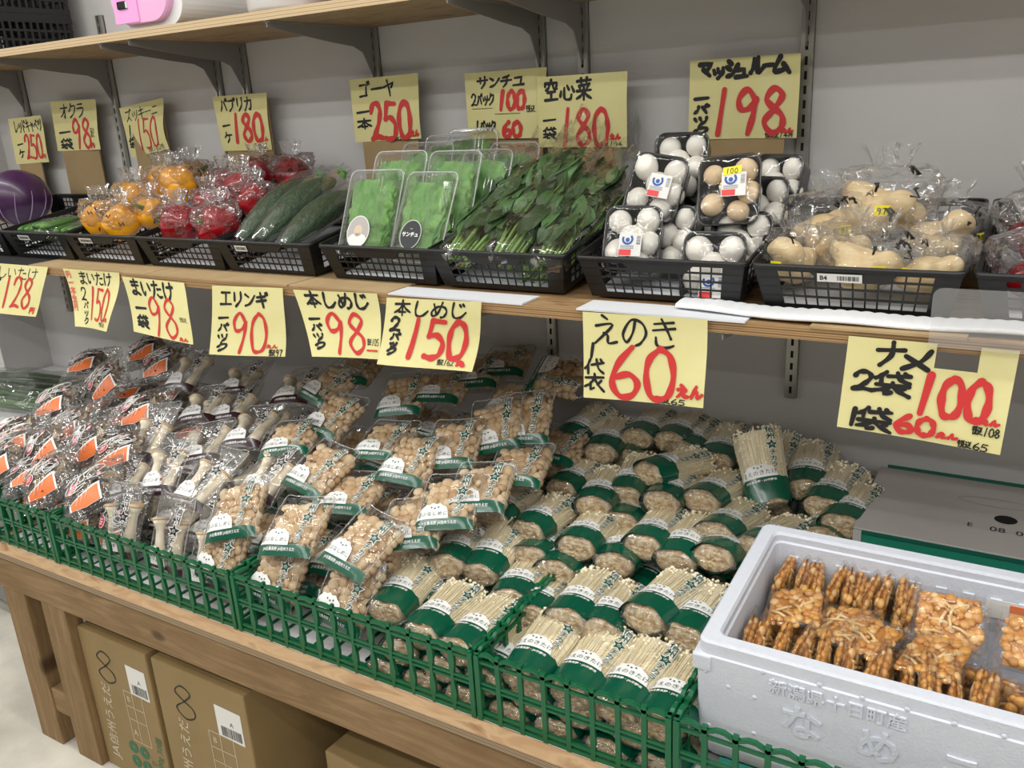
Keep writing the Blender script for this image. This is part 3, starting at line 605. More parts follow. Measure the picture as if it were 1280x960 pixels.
def make_eringi(seed):
    rnd = random.Random(seed); w, h, T = .108, .168, .04
    def front(x, y):
        a = max(0, 1-abs(2*x/w)**3); b = max(0, min(1, max(0, y)/.03)*min(1, max(0, h-y)/.05))**.5
        return -.020+.020*a**.7*b
    def back(x, y):
        a = max(0, 1-abs(2*x/w)**3); b = max(0, min(1, max(0, y)/.03)*min(1, max(0, h-y)/.04))**.6
        return -.022-(T-.022)*a**.6*b
    t = thing('mushroom_bag', 'king oyster bag', 'mushroom bag')
    edge_seam_glint(t, w, h, front)
    for k, (x, y, ln, r, rz) in enumerate(((-.018+rnd.uniform(-.006, .006), .022, .092+rnd.uniform(-.01, .012), .0105, R(rnd.uniform(-8, 14))), (.017, .02, .1+rnd.uniform(-.014, .012), .0115, R(rnd.uniform(-14, 8))), (.002, .03, .07, .009, R(rnd.uniform(-20, 20))))):
        m = MB(); king_oyster(m, x, y, -.016-.006*k, ln, r, rz); m.build('king_oyster_mushroom', [ery_s, ery_c], t, smooth=True)
    pillow(w, h, front, back, seed*7.7, wr=.0024).build('clear_bag', clear_soft, t, smooth=True)
    fn = frame_fn(lambda x, y: front(x, max(y, .004))+.0014)
    b = MB(); strip(b, fn, -w/2+.001, w/2-.001, lambda x: .004, lambda x: .024+.001*math.sin(x*70), 14, .0004); bo = b.build('maroon_band', band_p, t, smooth=True)
    L = MB(); hill(L, fn, -.017, .023, .068, .036, .0008); lo = L.build('white_label', lab_w, t, smooth=True)
    K = MB(); put(K, 'エリンギ', fn, -.011, .0355, .0112, 0, 0, .0014); put(K, '国', fn, -.0395, .038, .0064, 0, 0, .0014); put(K, '産', fn, -.0395, .0315, .0064, 0, 0, .0014)
    dots(K, fn, -.016, .0505, .0042, .0014); K.build('label_lettering', ink_k, lo)
    Wm = MB(); put(Wm, 'JA全農長野 JA中野市', fn, -.004, .014, .0062, 0, .01, .0010); Wm.build('band_lettering', ink_w, bo)
    vlabel(t, fn, .030, .146, .024, .040, .0158, ink_k, .0010)
    return t
# --- maitake bag
mt_m = island('maitake_fans', [(0, '#5a4a3c'), (.35, '#7b6a57'), (.6, '#958069'), (.85, '#ab967a'), (1, '#cdbda2')], .7, (70, .4))
orange = plain('print_orange', '#e5763a', .35); redp = plain('print_red', '#cf2f48', .35); pinkp = plain('print_pink', '#e39aa4', .4); teal = plain('print_teal', '#4f8f88', .4)
def make_maitake(seed):
    rnd = random.Random(seed); w, h, T = .14, .15, .06
    def front(x, y):
        a = max(0, 1-abs(2*x/w)**2.6); b = max(0, min(1, max(0, y)/.05)*min(1, max(0, h-y)/.06))**.5
        return -.030+.032*a**.7*b
    def back(x, y):
        a = max(0, 1-abs(2*x/w)**3); b = max(0, min(1, max(0, y)/.04)*min(1, max(0, h-y)/.05))**.6
        return -.032-(T-.032)*a**.6*b
    t = thing('maitake_bag', 'maitake bag', 'mushroom bag'); c = MB()
    for k in range(130):
        a = rnd.uniform(0, 2*math.pi); rr = math.sqrt(rnd.random()); x = rr*math.cos(a)*w*.37; y = h*.47+rr*math.sin(a)*h*.34
        s = rnd.uniform(.010, .019); z = front(x, y)-.008-rnd.uniform(0, .016); M = Euler((rnd.uniform(-.9, .9), rnd.uniform(-.9, .9), rnd.uniform(0, 6.3))).to_matrix(); ph = rnd.uniform(0, 6)
        def pet(u, v, s=s, M=M, ph=ph, x=x, y=y, z=z):
            th = (u-.5)*2.4; rr2 = s*(.15+.85*v)*(1+.12*math.sin(5*th+ph)); p = M @ Vector((rr2*math.sin(th), rr2*math.cos(th)-s*.5, .35*s*v*v+.22*s*v*math.sin(6*th+ph))); return (x+p.x, y+p.y, z+p.z)
        c.grid(pet, 8, 3)
    c.build('maitake_cluster', mt_m, t, smooth=True)
    pillow(w, h, front, back, seed*5.3, 38, 40, wr=.005).build('clear_bag', crinkle, t, smooth=False)
    fn = frame_fn(lambda x, y: front(x, max(y, .006))+.003)
    o = MB(); W2 = MB()
    def tri(mb, k, l): strip(mb, fn, -.030*k-.004, .030*k+.004, lambda x: .012-.003*k+abs(x)*.12, lambda x: .015+.004*k+(.008+(x+.03)*.34)*k, 12, l, 4)
    tri(W2, 1.14, .0004); tri(o, 1, .0008); o.build('orange_print', orange, t, smooth=True)
    for k in range(3): W2.tube([fn(-.02+.012*k+.006*q, .018+.012*q+.004*k, .0016) for q in range(3)], .0008, 4)
    def oval(mb, cx, cy, a, b, l, n=16): mb.add([fn(cx, cy, l)]+[fn(cx+a*math.cos(2*math.pi*i/n), cy+b*math.sin(2*math.pi*i/n), l) for i in range(n)], [(0, 1+i, 1+(i+1) % n) for i in range(n)])
    ox = rnd.uniform(-.032, -.016); oval(W2, ox, .062, .0125, .0145, .0006)
    rd = MB(); oval(rd, ox, .062, .0108, .0128, .0012); rd.build('red_emblem', redp, t, smooth=True)
    for q in range(3): W2.tube([fn(ox-.006+.002*i, .057+.005*q+.002*math.sin(i*2+q), .002) for i in range(7)], .0007, 4)
    for k in range(11):                                   # white printed outlines, multiplied to paint in highlights of the crinkled film
        x, y = rnd.uniform(-.04, .03), rnd.uniform(.06, .11); a0 = rnd.uniform(0, 6)
        W2.tube([fn(x+.02*math.cos(a0+i*.5)*(.6+.1*i), y+.013*math.sin(a0+i*.5), .0012) for i in range(8)], .0009, 4)
    W2.build('white_print_and_glints', ink_w, t, smooth=True)
    P = MB(); Tl = MB()
    for k in range(4): oval(P, rnd.uniform(-.04, .045), rnd.uniform(.07, .125), rnd.uniform(.003, .006), rnd.uniform(.003, .005), .001, 8)
    for k in range(7): oval(Tl, -.012+.007*k, .098+.0025*k, .0028, .0034, .0013, 6)
    P.build('pink_print', pinkp, t, smooth=True); Tl.build('teal_print', teal, t, smooth=True)
    K = MB(); x, y = .026, .066; oval(K, x, y, .007, .006, .001, 10); K.build('black_print', ink_k, t, smooth=True)
    return t
# --- enoki bundle
en_m = plain('enoki_strands', '#f1e7cb', .5, var=(130, '#e2d3aa', (1, .12, 1)), sss=.15); en_c = island('enoki_caps', [(0, '#f3e9cf'), (.5, '#eaddb6'), (1, '#f7f0dd')], .45, sss=.15)
base_m = plain('enoki_base', '#b5905c', .8, bump=(260, .8), var=(110, '#e4d3b0'))
def make_enoki(seed):
    rnd = random.Random(seed); h = .152; A, B, zc = .0435, .0275, -.026
    def sc(y): return .90+.14*(y/h)+.02*math.sin(y*60+seed)
    t = thing('enoki_bundle', 'enoki bundle', 'mushroom bundle')
    b = MB()
    def bs(u, v):
        a = 2*math.pi*u; k = sc(v*.03)*(.80+.13*min(1, v*2))*(1+.05*noise.noise(Vector((math.cos(a)*2, math.sin(a)*2, seed+v*2)))); return (A*k*math.cos(a), .002+v*.028, zc+B*k*math.sin(a))
    b.grid(bs, 22, 5, wrap=True)
    for ring in range(3):
        pass
    def cap0(u, v):
        a = 2*math.pi*u; k = .80*sc(0)*v*(1+.05*noise.noise(Vector((math.cos(a)*2, math.sin(a)*2, seed)))); return (A*k*math.cos(a), .002-.001*(1-v*v)+.0042*noise.noise(Vector((v*5*math.cos(a), v*5*math.sin(a), seed)))+.003*noise.noise(Vector((v*14*math.cos(a), v*14*math.sin(a), seed))), zc+B*k*math.sin(a))
    b.grid(lambda u, v: cap0(1-u, v), 30, 10, wrap=True); b.build('root_block', base_m, t, smooth=True)
    s = MB()
    def body(u, v):
        a = 2*math.pi*u; y = .03+v*(h-.04); k = sc(y)*(.95+.035*math.sin(a*27+math.sin(v*4)*1.2)); return (A*k*math.cos(a), y, zc+B*k*math.sin(a))
    s.grid(body, 54, 5, wrap=True)
    caps = MB()
    for k in range(52):                                   # outer strands lying along the bundle
        a = 2*math.pi*k/52+rnd.uniform(-.04, .04); y1 = h-rnd.uniform(.0, .022); tw = rnd.uniform(-.1, .1); P = []
        for q in range(6):
            y = .032+(y1-.032)*q/5; f = sc(y)*.98; P.append((A*f*math.cos(a+tw*q/5), y, zc+B*f*math.sin(a+tw*q/5)))
        s.tube(P, [.0013, .0013, .0014, .0014, .0015, .0015], 5, cap=False)
        r = rnd.uniform(.0021, .0034); p = P[-1]; caps.ball(p, (r, r*.9, r), 6, 4)
    s.build('strands', en_m, t, smooth=True)
    for k in range(80):
        rr = math.sqrt(rnd.random())*.98; a = rnd.uniform(0, 2*math.pi); f = sc(h)*rr; r = rnd.uniform(.0022, .0042)
        caps.ball((A*f*math.cos(a), h-.006+rnd.uniform(-.006, .004)-.006*rr*rr, zc+B*f*math.sin(a)), (r, r*.85, r), 7, 5)
    for k in range(70):
        a = rnd.uniform(0, 2*math.pi); y = h-.004-.05*rnd.random()**2.2; r = rnd.uniform(.0018, .0033); q = sc(y)*1.0; caps.ball((A*q*math.cos(a), y, zc+B*q*math.sin(a)), (r, r*.9, r), 6, 4)
    caps.build('caps', en_c, t, smooth=True)
    f = MB()
    def fl(u, v):
        a = 2*math.pi*u; y = -.002+v*(h+.016); e = min(1, .35+v/.05)*min(1, (1-v)/.09); e = max(e, 0)**.5
        k = sc(max(0, min(h, y)))*(1.035*e)*(1+.03*(1-e)*math.sin(a*9)); w = .0022*noise.noise(Vector((math.cos(a)*3.5, y*60, math.sin(a)*3.5+seed)))*(1.6 if y < .02 or y > h-.01 else .35)
        return ((A*k+w)*math.cos(a), y+(1-e)*.004*math.sin(a*5+seed), zc+(B*k+w)*math.sin(a))
    f.grid(fl, 40, 22, wrap=True); f.build('clear_wrap', wrap_f, t, smooth=True)
    q = MB()
    def ef(u, v):
        a = 2*math.pi*u; k = sc(0)*(1.0-.0*v)*max(.02, 1-v)**.45; n = noise.noise(Vector((math.cos(a)*3+seed, math.sin(a)*3, v*7)))+.6*noise.noise(Vector((math.cos(a)*8, math.sin(a)*8+seed, v*15)))
        return ((A*k+.0035*n)*math.cos(a), .006-.0125*v-.004*n*v, zc+(B*k+.0035*n)*math.sin(a))
    q.grid(ef, 30, 10, wrap=True); q.build('crumpled_end_film', film('end_film', 50, .3, .03, 1.3, .05, cap=.5), t, smooth=False)
    def surf(x, y, l):
        k = sc(y)*1.035; ph = x/(A*.86); return ((A*k+l)*math.sin(ph), y, zc+(B*k+l)*math.cos(ph))
    g = MB(); n = 44; vs = []; fs = []
    for j in range(5):
        for i in range(n):
            x = (i/n-.5)*2*math.pi*A*.86; yt = .046+.006*math.cos(x/(A*.86))+.0012*math.sin(i*1.7+seed); yb = .0055+.0025*math.sin(i*.8+seed); vs.append(surf(x, yb+(yt-yb)*j/4, .0006+.0012*abs(noise.noise(Vector((i*.5, j*.7, seed))))))
    for j in range(4):
        for i in range(n): fs.append((j*n+i, j*n+(i+1) % n, (j+1)*n+(i+1) % n, (j+1)*n+i))
    g.add(vs, fs); bo = g.build('green_band', band_g, t, smooth=True)
    fn = lambda x, y, l: surf(x, y, l)
    L = MB(); hill(L, fn, -.006, .0505, .064, .025, .0014); lo = L.build('white_label', lab_w, t, smooth=True)
    K = MB(); put(K, 'えのきたけ', fn, .000, .0595, .0098, 0, 0, .002); put(K, '国', fn, -.0295, .061, .005, 0, 0, .002); put(K, '産', fn, -.0295, .056, .005, 0, 0, .002); dots(K, fn, -.005, .0705, .0036, .002); K.build('label_lettering', ink_g, lo)
    Wm = MB(); put(Wm, 'JA全農長野・JA中野市', fn, -.004, .0435, .0052, 0, .012, .0026); Wm.build('band_lettering', ink_w, bo)
    vlabel(t, fn, .024, .147, .023, .066, .0125, ink_g, .001)
    return t
def rad(e): return (R(e[0]), R(e[1]), R(e[2]))
protos = {}
def lay(kind, maker, seeds, poses, labels, group, jig=0):
    P = protos.setdefault(kind, [maker(s) for s in seeds])
    for k, ((loc, e), lb) in enumerate(zip(poses, labels)):
        pr = P[k % len(P)]; place(pr, USED, loc, rad(e), lb, group)
SHIMEJI = [((-1.243,-0.756,0.692),(37,-13,17)), ((-1.095,-0.764,0.697),(30,-6,10)), ((-0.964,-0.762,0.701),(28,5,-9)), ((-1.203,-0.608,0.739),(28,5,-9)), ((-1.31,-0.439,0.781),(28,4,-8)), ((-1.423,-0.33,0.809),(27,8,-15)), ((-1.309,-0.536,0.771),(15,-6,23)), ((-1.166,-0.326,0.807),(30,-8,13)), ((-1.013,-0.53,0.758),(29,-1,1)), ((-0.875,-0.377,0.785),(39,-14,17)), ((-0.937,-0.463,0.775),(28,-7,14)), ((-1.094,-0.281,0.835),(16,-3,10)), ((-1.043,-0.202,0.85),(19,-6,15)), ((-0.836,-0.343,0.794),(38,-9,12)), ((-0.839,-0.619,0.738),(26,-8,16)), ((-0.805,-0.568,0.757),(21,-6,16)), ((-0.884,-0.668,0.714),(19,-8,22)), ((-1.084,-0.621,0.72),(16,-3,11)), ((-1.111,-0.48,0.773),(18,-3,9)), ((-0.79,-0.464,0.769),(16,-3,12)), ((-0.91,-0.151,0.889),(1,28,-88)), ((-1.002,-0.151,0.868),(16,-4,13)), ((-0.924,-0.261,0.815),(20,-4,11)), ((-1.366,-0.264,0.838),(17,-4,13)), ((-1.279,-0.785,0.601),(62,4,-2)), ((-1.133,-0.785,0.596),(58,3,-2)), ((-0.969,-0.785,0.596),(55,5,-3)), ((-0.922,-0.632,0.703),(28,2,-4))]
ERINGI = [((-1.561,-0.685,0.69),(38,-9,11)), ((-1.447,-0.7,0.697),(30,1,-1)), ((-1.9,-0.341,0.78),(30,-5,9)), ((-1.683,-0.338,0.798),(17,-6,19)), ((-1.729,-0.602,0.707),(40,-7,8)), ((-1.475,-0.515,0.756),(18,-6,17)), ((-1.679,-0.465,0.769),(17,-7,22)), ((-1.618,-0.428,0.767),(16,-8,24)), ((-1.523,-0.593,0.74),(16,-9,29)), ((-1.496,-0.333,0.799),(17,-5,17)), ((-1.312,-0.638,0.711),(30,-1,2)), ((-1.582,-0.785,0.575),(70,-4,2)), ((-1.436,-0.785,0.577),(66,-1,0)), ((-1.32,-0.785,0.569),(60,-3,2)), ((-1.622,-0.733,0.688),(14,-11,38))]
MAITAKE = [((-2.097,-0.412,0.762),(33,-31,39)), ((-2.165,-0.541,0.744),(24,-14,29)), ((-1.852,-0.505,0.752),(23,-14,29)), ((-2.039,-0.295,0.791),(27,-14,25)), ((-2.171,-0.237,0.81),(20,-13,32)), ((-1.849,-0.65,0.706),(40,-21,23)), ((-1.716,-0.667,0.728),(17,-11,33)), ((-2.046,-0.71,0.722),(12,-14,48)), ((-1.93,-0.697,0.707),(30,-30,41)), ((-1.818,-0.78,0.675),(33,-24,32)), ((-1.655,-0.78,0.686),(25,-22,38)), ((-1.722,-0.78,0.586),(60,-7,4)), ((-1.609,-0.78,0.588),(60,-3,2)), ((-2.329,-0.334,0.786),(16,-9,28)), ((-2.113,-0.679,0.728),(14,-12,39)), ((-1.999,-0.611,0.717),(27,-18,30)), ((-2.003,-0.78,0.689),(28,-24,38)), ((-1.92,-0.751,0.684),(12,-13,47))]
ENOKI = [((-0.822,-0.179,0.764),(8,1,-9)), ((-0.724,-0.209,0.764),(3,0,6)), ((-0.672,-0.141,0.781),(0,0,-2)), ((-0.601,-0.137,0.784),(-1,0,-4)), ((-0.589,-0.286,0.778),(-5,-2,-24)), ((-0.617,-0.329,0.737),(5,0,5)), ((-0.54,-0.338,0.747),(-4,0,1)), ((-0.658,-0.383,0.733),(0,0,8)), ((-0.757,-0.329,0.726),(-2,0,-4)), ((-0.603,-0.381,0.711),(-6,1,7)), ((-0.683,-0.18,0.747),(-3,0,6)), ((-0.824,-0.249,0.736),(-5,1,10)), ((-0.741,-0.493,0.716),(-4,0,0)), ((-0.823,-0.482,0.717),(-3,0,5)), ((-0.776,-0.609,0.676),(9,-1,5)), ((-0.835,-0.619,0.687),(-1,0,11)), ((-0.631,-0.507,0.716),(-6,1,5)), ((-0.713,-0.528,0.687),(-6,1,5)), ((-0.654,-0.547,0.683),(-6,0,4)), ((-0.691,-0.639,0.666),(-4,1,10)), ((-0.651,-0.65,0.657),(-6,1,5)), ((-0.523,-0.464,0.722),(-4,0,0)), ((-0.46,-0.477,0.712),(2,0,-1)), ((-0.561,-0.502,0.697),(-6,1,7)), ((-0.397,-0.462,0.732),(-12,0,-2)), ((-0.452,-0.638,0.702),(-4,-1,-8)), ((-0.57,-0.667,0.679),(-2,0,1)), ((-0.513,-0.662,0.673),(-5,1,6)), ((-0.388,-0.636,0.685),(-2,0,-4)), ((-0.36,-0.263,0.726),(50,-17,14)), ((-0.472,-0.315,0.754),(-6,-1,-8)), ((-0.31,-0.206,0.757),(9,-1,5)), ((-0.269,-0.257,0.753),(4,0,-6)), ((-0.228,-0.302,0.748),(1,0,-5)), ((-0.384,-0.186,0.736),(20,-1,2)), ((-0.57,-0.143,0.769),(2,0,-1)), ((-0.493,-0.166,0.766),(4,0,2)), ((-0.348,-0.412,0.734),(-6,-2,-19)), ((-0.417,-0.398,0.738),(-6,-1,-8)), ((-0.257,-0.314,0.725),(-6,0,-4)), ((-0.876,-0.749,0.653),(5,-1,6)), ((-0.78,-0.776,0.654),(0,0,2)), ((-0.706,-0.782,0.653),(0,0,-4)), ((-0.588,-0.785,0.639),(8,0,-1)), ((-0.506,-0.785,0.64),(6,0,-4)), ((-0.435,-0.785,0.638),(7,1,-6)), ((-0.367,-0.785,0.642),(2,0,-4)), ((-0.48,-0.671,0.633),(6,1,-8)), ((-0.376,-0.67,0.644),(-6,0,-3))]
SH_L = ['front row over the green fence, leftmost', 'front row over the green fence, middle one', 'front row over the green fence, beside the white bundles', 'lying sideways above the middle front pack', 'under the slanting 98 sign, flat with wide green band', 'top left of the tan packs, small green corner showing', 'flat and low beside the king oyster bags', 'just under the 150 sign',
'big and centred, facing up in the middle of the tan packs', 'set upright in the dim part left of the white bundles', 'behind the big centred pack', 'tucked under the lower right corner of the 150 sign', 'behind the right edge of the 150 sign', 'upright at the right end beside the white bundles at back', 'narrow and upright right of the front packs', 'narrow and upright touching the white bundles', 'behind the right front pack, large cap at its corner',
'half hidden between the left and right front packs', 'left of the big centred pack, star lettering showing', 'right of the big centred pack, mostly shaded', 'turned on its side at the back, green band standing up', 'shaded at the back left of the pack turned on its side', 'flat at the back below the pack turned on its side', 'behind the bottom edge of the slanting 98 sign', 'standing behind the fence at left, below the leftmost front pack', 'standing behind the fence below the middle front pack', 'standing behind the fence below the right front pack', 'beneath the big centred pack']
lay('sh', make_shimeji, (1, 2, 3, 4), SHIMEJI, ['tan shimeji mushroom pack, '+s for s in SH_L], 'tan shimeji mushroom packs')
ER_L = ['large in front, tall stem and star lettering showing', 'right of the large front one, leaning right', 'at back left, wide cap on top', 'dim, right under the 90 sign', 'left of the large front one beside the orange-cornered bags', 'middle right, two stems showing', 'behind, its star lettering showing below the back ones', 'dim and small between the two back rows', 'right behind the large front one', 'at back right with shiny maroon band beside a green band', 'between the tan packs, only caps showing',
'standing at the fence, leftmost', 'standing at the fence, white price sticker beside it', 'standing at the fence, big brown cap on its right', 'low and dark between the bags and the fence']
lay('er', make_eringi, (11, 12, 13), ERINGI, ['clear king oyster mushroom bag, '+s for s in ER_L], 'king oyster mushroom bags')
MA_L = ['large at the top of the heap', 'at the heap\'s far left edge beside the leeks', 'right side, touching the king oyster bags', 'near the back, small orange corner', 'backmost, under the 98 sign', 'in the centre of the heap', 'lower right of centre by the dark bands', 'cut by the photo\'s left edge', 'lower left with a red oval at its side', 'front left, resting on the fence', 'front, largest, resting on the fence', 'low behind the fence at the left end', 'low behind the fence at the crate corner', 'behind the topmost bag', 'left edge, dark, behind the cut one', 'between the centre bag and the left ones', 'left edge, below the cut one', 'under the front left bags']
lay('ma', make_maitake, (21, 22, 23), MAITAKE, ['orange-cornered maitake bag, '+s for s in MA_L], 'maitake mushroom bags')
EN_L = ['back row, first from the tan packs', 'back row, second from the tan packs', 'back row, third from the tan packs', 'back row, fourth from the tan packs', 'turned sideways on top below the 60 sign', 'under the sideways one, left', 'under the sideways one, right', 'left of the sideways one, label hidden', 'fanned strands showing beside the dark tan packs', 'low in the middle, small root end', 'low and dark behind the sideways one', 'low and dark beside the tan packs at back',
'left middle, broad label facing up', 'left middle, behind the broad-label one', 'left, tilted, big label, above the front row', 'left, by the tan packs, root end forward', 'centre left, root end bright', 'hidden low left of centre', 'hidden low centre, ragged root', 'strands only, behind the front row', 'strands only, low behind the front row', 'centre, label and root facing front', 'centre right, tilted label', 'low centre, root end showing', 'right, root end turned to the foam box', 'large on top in the middle right', 'white strands up, left of the large one', 'squeezed between two, label showing, left of the large one', 'at the foam box corner, label showing',
'standing nearly upright at the back', 'right of the upper middle, turned on edge', 'behind at right of the upright one', 'right end, second row of the back', 'right end beside the green and white box', 'behind the upright one', 'dim at back under the 60 sign\'s right', 'dim at back behind the sideways one', 'below the upright one, near the foam box', 'label half hidden left of the upright one', 'low at the right end by the box',
'front row, first from the tan packs', 'front row, second from the tan packs', 'front row, third from the tan packs', 'front row, fourth from the tan packs', 'front row, fifth from the tan packs', 'front row, sixth from the tan packs', 'front row, last before the foam box', 'pinned under the large one', 'low under the foam box corner one']
lay('en', make_enoki, (31, 32, 33, 34), ENOKI, ['white enoki bundle, '+s for s in EN_L], 'enoki bundles in green wrap')
# lower layers, seen through the lattice and the gaps
rl = random.Random(9)
k = 0
for z, y, off in ((.566, -.785, 0), (.612, -.782, .04), (.60, -.62, .02), (.632, -.48, .0), (.655, -.34, .03), (.70, -.2, 0), (.645, -.2, .03)):
    n = 7
    for i in range(n):
        x = -.865+off+i*.083
        if x > -.36 and y < -.3: continue
        pr = protos['en'][(i+k) % 4]; k += 1
        place(pr, USED, (x, y, z+rl.uniform(-.004, .004)), (R(rl.uniform(-2, 6)), 0, R(rl.uniform(-8, 8))), 'white enoki bundle mostly hidden in the lower layers of the pile', 'enoki bundles in the lower layers')
for z, y, dx in ((.62, -.68, 0), (.665, -.55, .05), (.70, -.40, 0), (.735, -.27, .04), (.58, -.70, .03), (.62, -.5, 0)):
    for i in range(5):
        x = -1.28+dx+i*.105
        if x > -.84 and y > -.5 and z < .66: continue
        place(protos['sh'][i % 4], USED, (x, y, z), (R(rl.uniform(10, 20)), R(rl.uniform(-4, 4)), R(rl.uniform(-10, 12))), 'tan shimeji mushroom pack mostly hidden in the lower layers of the pile', 'shimeji packs in the lower layers')
for z, y, dx in ((.62, -.7, 0), (.67, -.55, .03), (.71, -.38, 0)):
    for i in range(3):
        place(protos['er'][i], USED, (-1.66+dx+i*.115, y, z), (R(14), 0, R(rl.uniform(-10, 14))), 'clear king oyster bag mostly hidden in the lower layers of the pile', 'king oyster bags in the lower layers')
for z, y, dx in ((.60, -.72, 0), (.65, -.58, .05), (.69, -.42, 0)):
    for i in range(3):
        place(protos['ma'][i], USED, (-2.0+dx+i*.13-(.05 if y > -.5 else 0), y, z), (R(14), 0, R(rl.uniform(5, 25))), 'orange-cornered maitake bag mostly hidden in the lower layers of the heap', 'maitake bags in the lower layers')
for k, (x, y, z, a) in enumerate(((-2.30, -.33, .672, 10), (-2.16, -.44, .672, 25), (-2.13, -.22, .69, 5), (-2.20, -.30, .71, 20))):
    place(protos['ma'][k % 3], USED, (x, y, z), (R(8), 0, R(a)), 'orange-cornered maitake bag mostly hidden in the lower layers of the heap', 'maitake bags in the lower layers')
# ---------------------------------------------------------------- black baskets on the middle shelf
blk = plain('basket_black', '#141516', .42, spec=.45); liner = plain('basket_liner', '#b9bcc0', .7); stick = plain('sticker_white', '#dcdcd8', .5)
TILT = R(9)
def make_basket(label):
    t = thing('basket', label, 'basket'); T = .0022
    wb, wt, D0, D1, H = .128, .1425, .33, .358, .074; ins = (D1-D0)/2
    bot = [(-wb, 0), (wb, 0), (wb, D0), (-wb, D0)]; top = [(-wt, -ins), (wt, -ins), (wt, D0+ins), (-wt, D0+ins)]
    def wall(i, cols, handle, name):
        j = (i+1) % 4; m = MB()
        nx, ny = (bot[j][1]-bot[i][1]), -(bot[j][0]-bot[i][0]); d = math.hypot(nx, ny); nx, ny = nx/d, ny/d
        def W(s, q, o):
            bx, by = bot[i][0]+(bot[j][0]-bot[i][0])*s, bot[i][1]+(bot[j][1]-bot[i][1])*s; tx, ty = top[i][0]+(top[j][0]-top[i][0])*s, top[i][1]+(top[j][1]-top[i][1])*s
            return (bx+(tx-bx)*q-nx*o, by+(ty-by)*q-ny*o, H*q)
        def cell(s0, s1, q0, q1, o0=0, o1=T):
            vs = [W(s, q, o) for s in (s0, s1) for q in (q0, q1) for o in (o0, o1)]
            m.add(vs, [(0, 1, 3, 2), (4, 6, 7, 5), (0, 4, 5, 1), (2, 3, 7, 6), (0, 2, 6, 4), (1, 5, 7, 3)])
        e = .12 if handle else .09; rows = [(.0, .13), (.30, .345), (.505, .55), (.71, .755), (.88, 1.0)]
        for a, b in rows: cell(0, 1, a, b)
        cell(0, e, .13, .88); cell(1-e, 1, .13, .88)
        for k in range(1, cols):
            s = e+(1-2*e)*k/cols; cell(s-.0045, s+.0045, .13, .88, .0003, T-.0003)
        if handle: 
            vs = [W(s, q, o) for o in (-.002, T) for s, q in ((.27, .96), (.34, .70), (.66, .70), (.73, .96))]
            m.add(vs, [(0, 1, 2, 3), (7, 6, 5, 4), (0, 4, 5, 1), (1, 5, 6, 2), (2, 6, 7, 3), (3, 7, 4, 0)])
        m.build(name, blk, t)
    wall(0, 12, True, 'front_wall'); wall(1, 15, False, 'side_wall'); wall(2, 12, True, 'back_wall'); wall(3, 15, False, 'side_wall')
    r = MB(); pts = []
    for (x, y), a0 in zip(((wt-.012, -ins+.012), (wt-.012, D0+ins-.012), (-wt+.012, D0+ins-.012), (-wt+.012, -ins+.012)), (-90, 0, 90, 180)):
        for k in range(5): a = R(a0+22.5*k); pts.append((x+.014*math.cos(a), y+.014*math.sin(a), H))
    n = len(pts); cx, cy = 0, D0/2
    vs = []; fs = []
    for x, y, z in pts:
        d = math.hypot(x-cx, y-cy); ux, uy = (x-cx)/d, (y-cy)/d
        vs += [(x-ux*.004, y-uy*.004, z), (x-ux*.003, y-uy*.003, z+.003), (x+ux*.003, y+uy*.003, z+.003), (x+ux*.0045, y+uy*.0045, z-.004), (x+ux*.002, y+uy*.002, z-.004)]
    for i in range(n):
        for k in range(5): fs.append((i*5+k, i*5+(k+1) % 5, ((i+1) % n)*5+(k+1) % 5, ((i+1) % n)*5+k))
    r.add(vs, fs); r.build('rim', blk, t, smooth=True)
    b = MB()
    for k in range(11): b.box(-wb+k*wb*2/10-.0015 if k else -wb, -wb+k*wb*2/10+.0015 if k < 10 else wb, 0, D0, 0, .002)
    for k in range(14): b.box(-wb, wb, k*D0/13-.0015 if k else 0, k*D0/13+.0015 if k < 13 else D0, 0, .002)
    b.build('bottom', blk, t)
    MB().box(-wb+.004, wb-.004, .004, D0-.004, .0025, .004).build('paper_liner', liner, t)
    return t
BASK = [(-2.55, 'black basket at the far left holding the purple cabbage'), (-2.258, 'black basket holding the green okra bags'), (-1.977, 'black basket holding the yellow peppers'), (-1.689, 'black basket holding the red peppers'), (-1.414, 'black basket holding the long bitter melons'),
        (-1.10, 'black basket holding the lettuce packs'), (-.8265, 'black basket holding the bagged leafy greens'), (-.515, 'black basket holding the white mushroom trays'), (-.2175, 'black basket with a B4 barcode label holding tan roots'), (.082, 'black basket at the right edge holding the red fruit bags')]
ZS = 1.1205; BY = -.387
bk = make_basket('')
for x, lb in BASK: place(bk, USED, (x, BY, ZS), (TILT, 0, 0), lb, 'black lattice baskets on the middle shelf')
def sticker(x, w, body, label):
    a, c = math.sin(TILT), math.cos(TILT); t = thing('shelf_label', label, 'label', (x, BY-.0215, ZS+.050), (R(19.7), 0, 0), 'white labels on the baskets')
    MB().box(-w/2, w/2, -.0006, 0, 0, .0135).build('paper', stick, t)
    K = MB(); fn = lambda p, q, l: (p, -.0007-l, q)
    if body: put(K, body, fn, -w*.36, .0068, .010, 0, .03, .0002)
    rr = random.Random(len(label)); q = -w*.05 if body else -w*.4
    while q < w*.44:
        s = rr.choice((.0006, .001, .0016)); K.add([fn(q, .003, .0002), fn(q+s, .003, .0002), fn(q+s, .0105, .0002), fn(q, .0105, .0002)], [(0, 1, 2, 3)]); q += s+rr.choice((.0006, .0012))
    K.build('print', ink_k, t)
sticker(-.235, .062, 'B4', 'white label reading B4 with bars on the tan root basket')
sticker(-2.30, .05, None, 'small white label on the rim of the okra basket')
sticker(-2.03, .05, None, 'small white label on the rim of the yellow pepper basket')
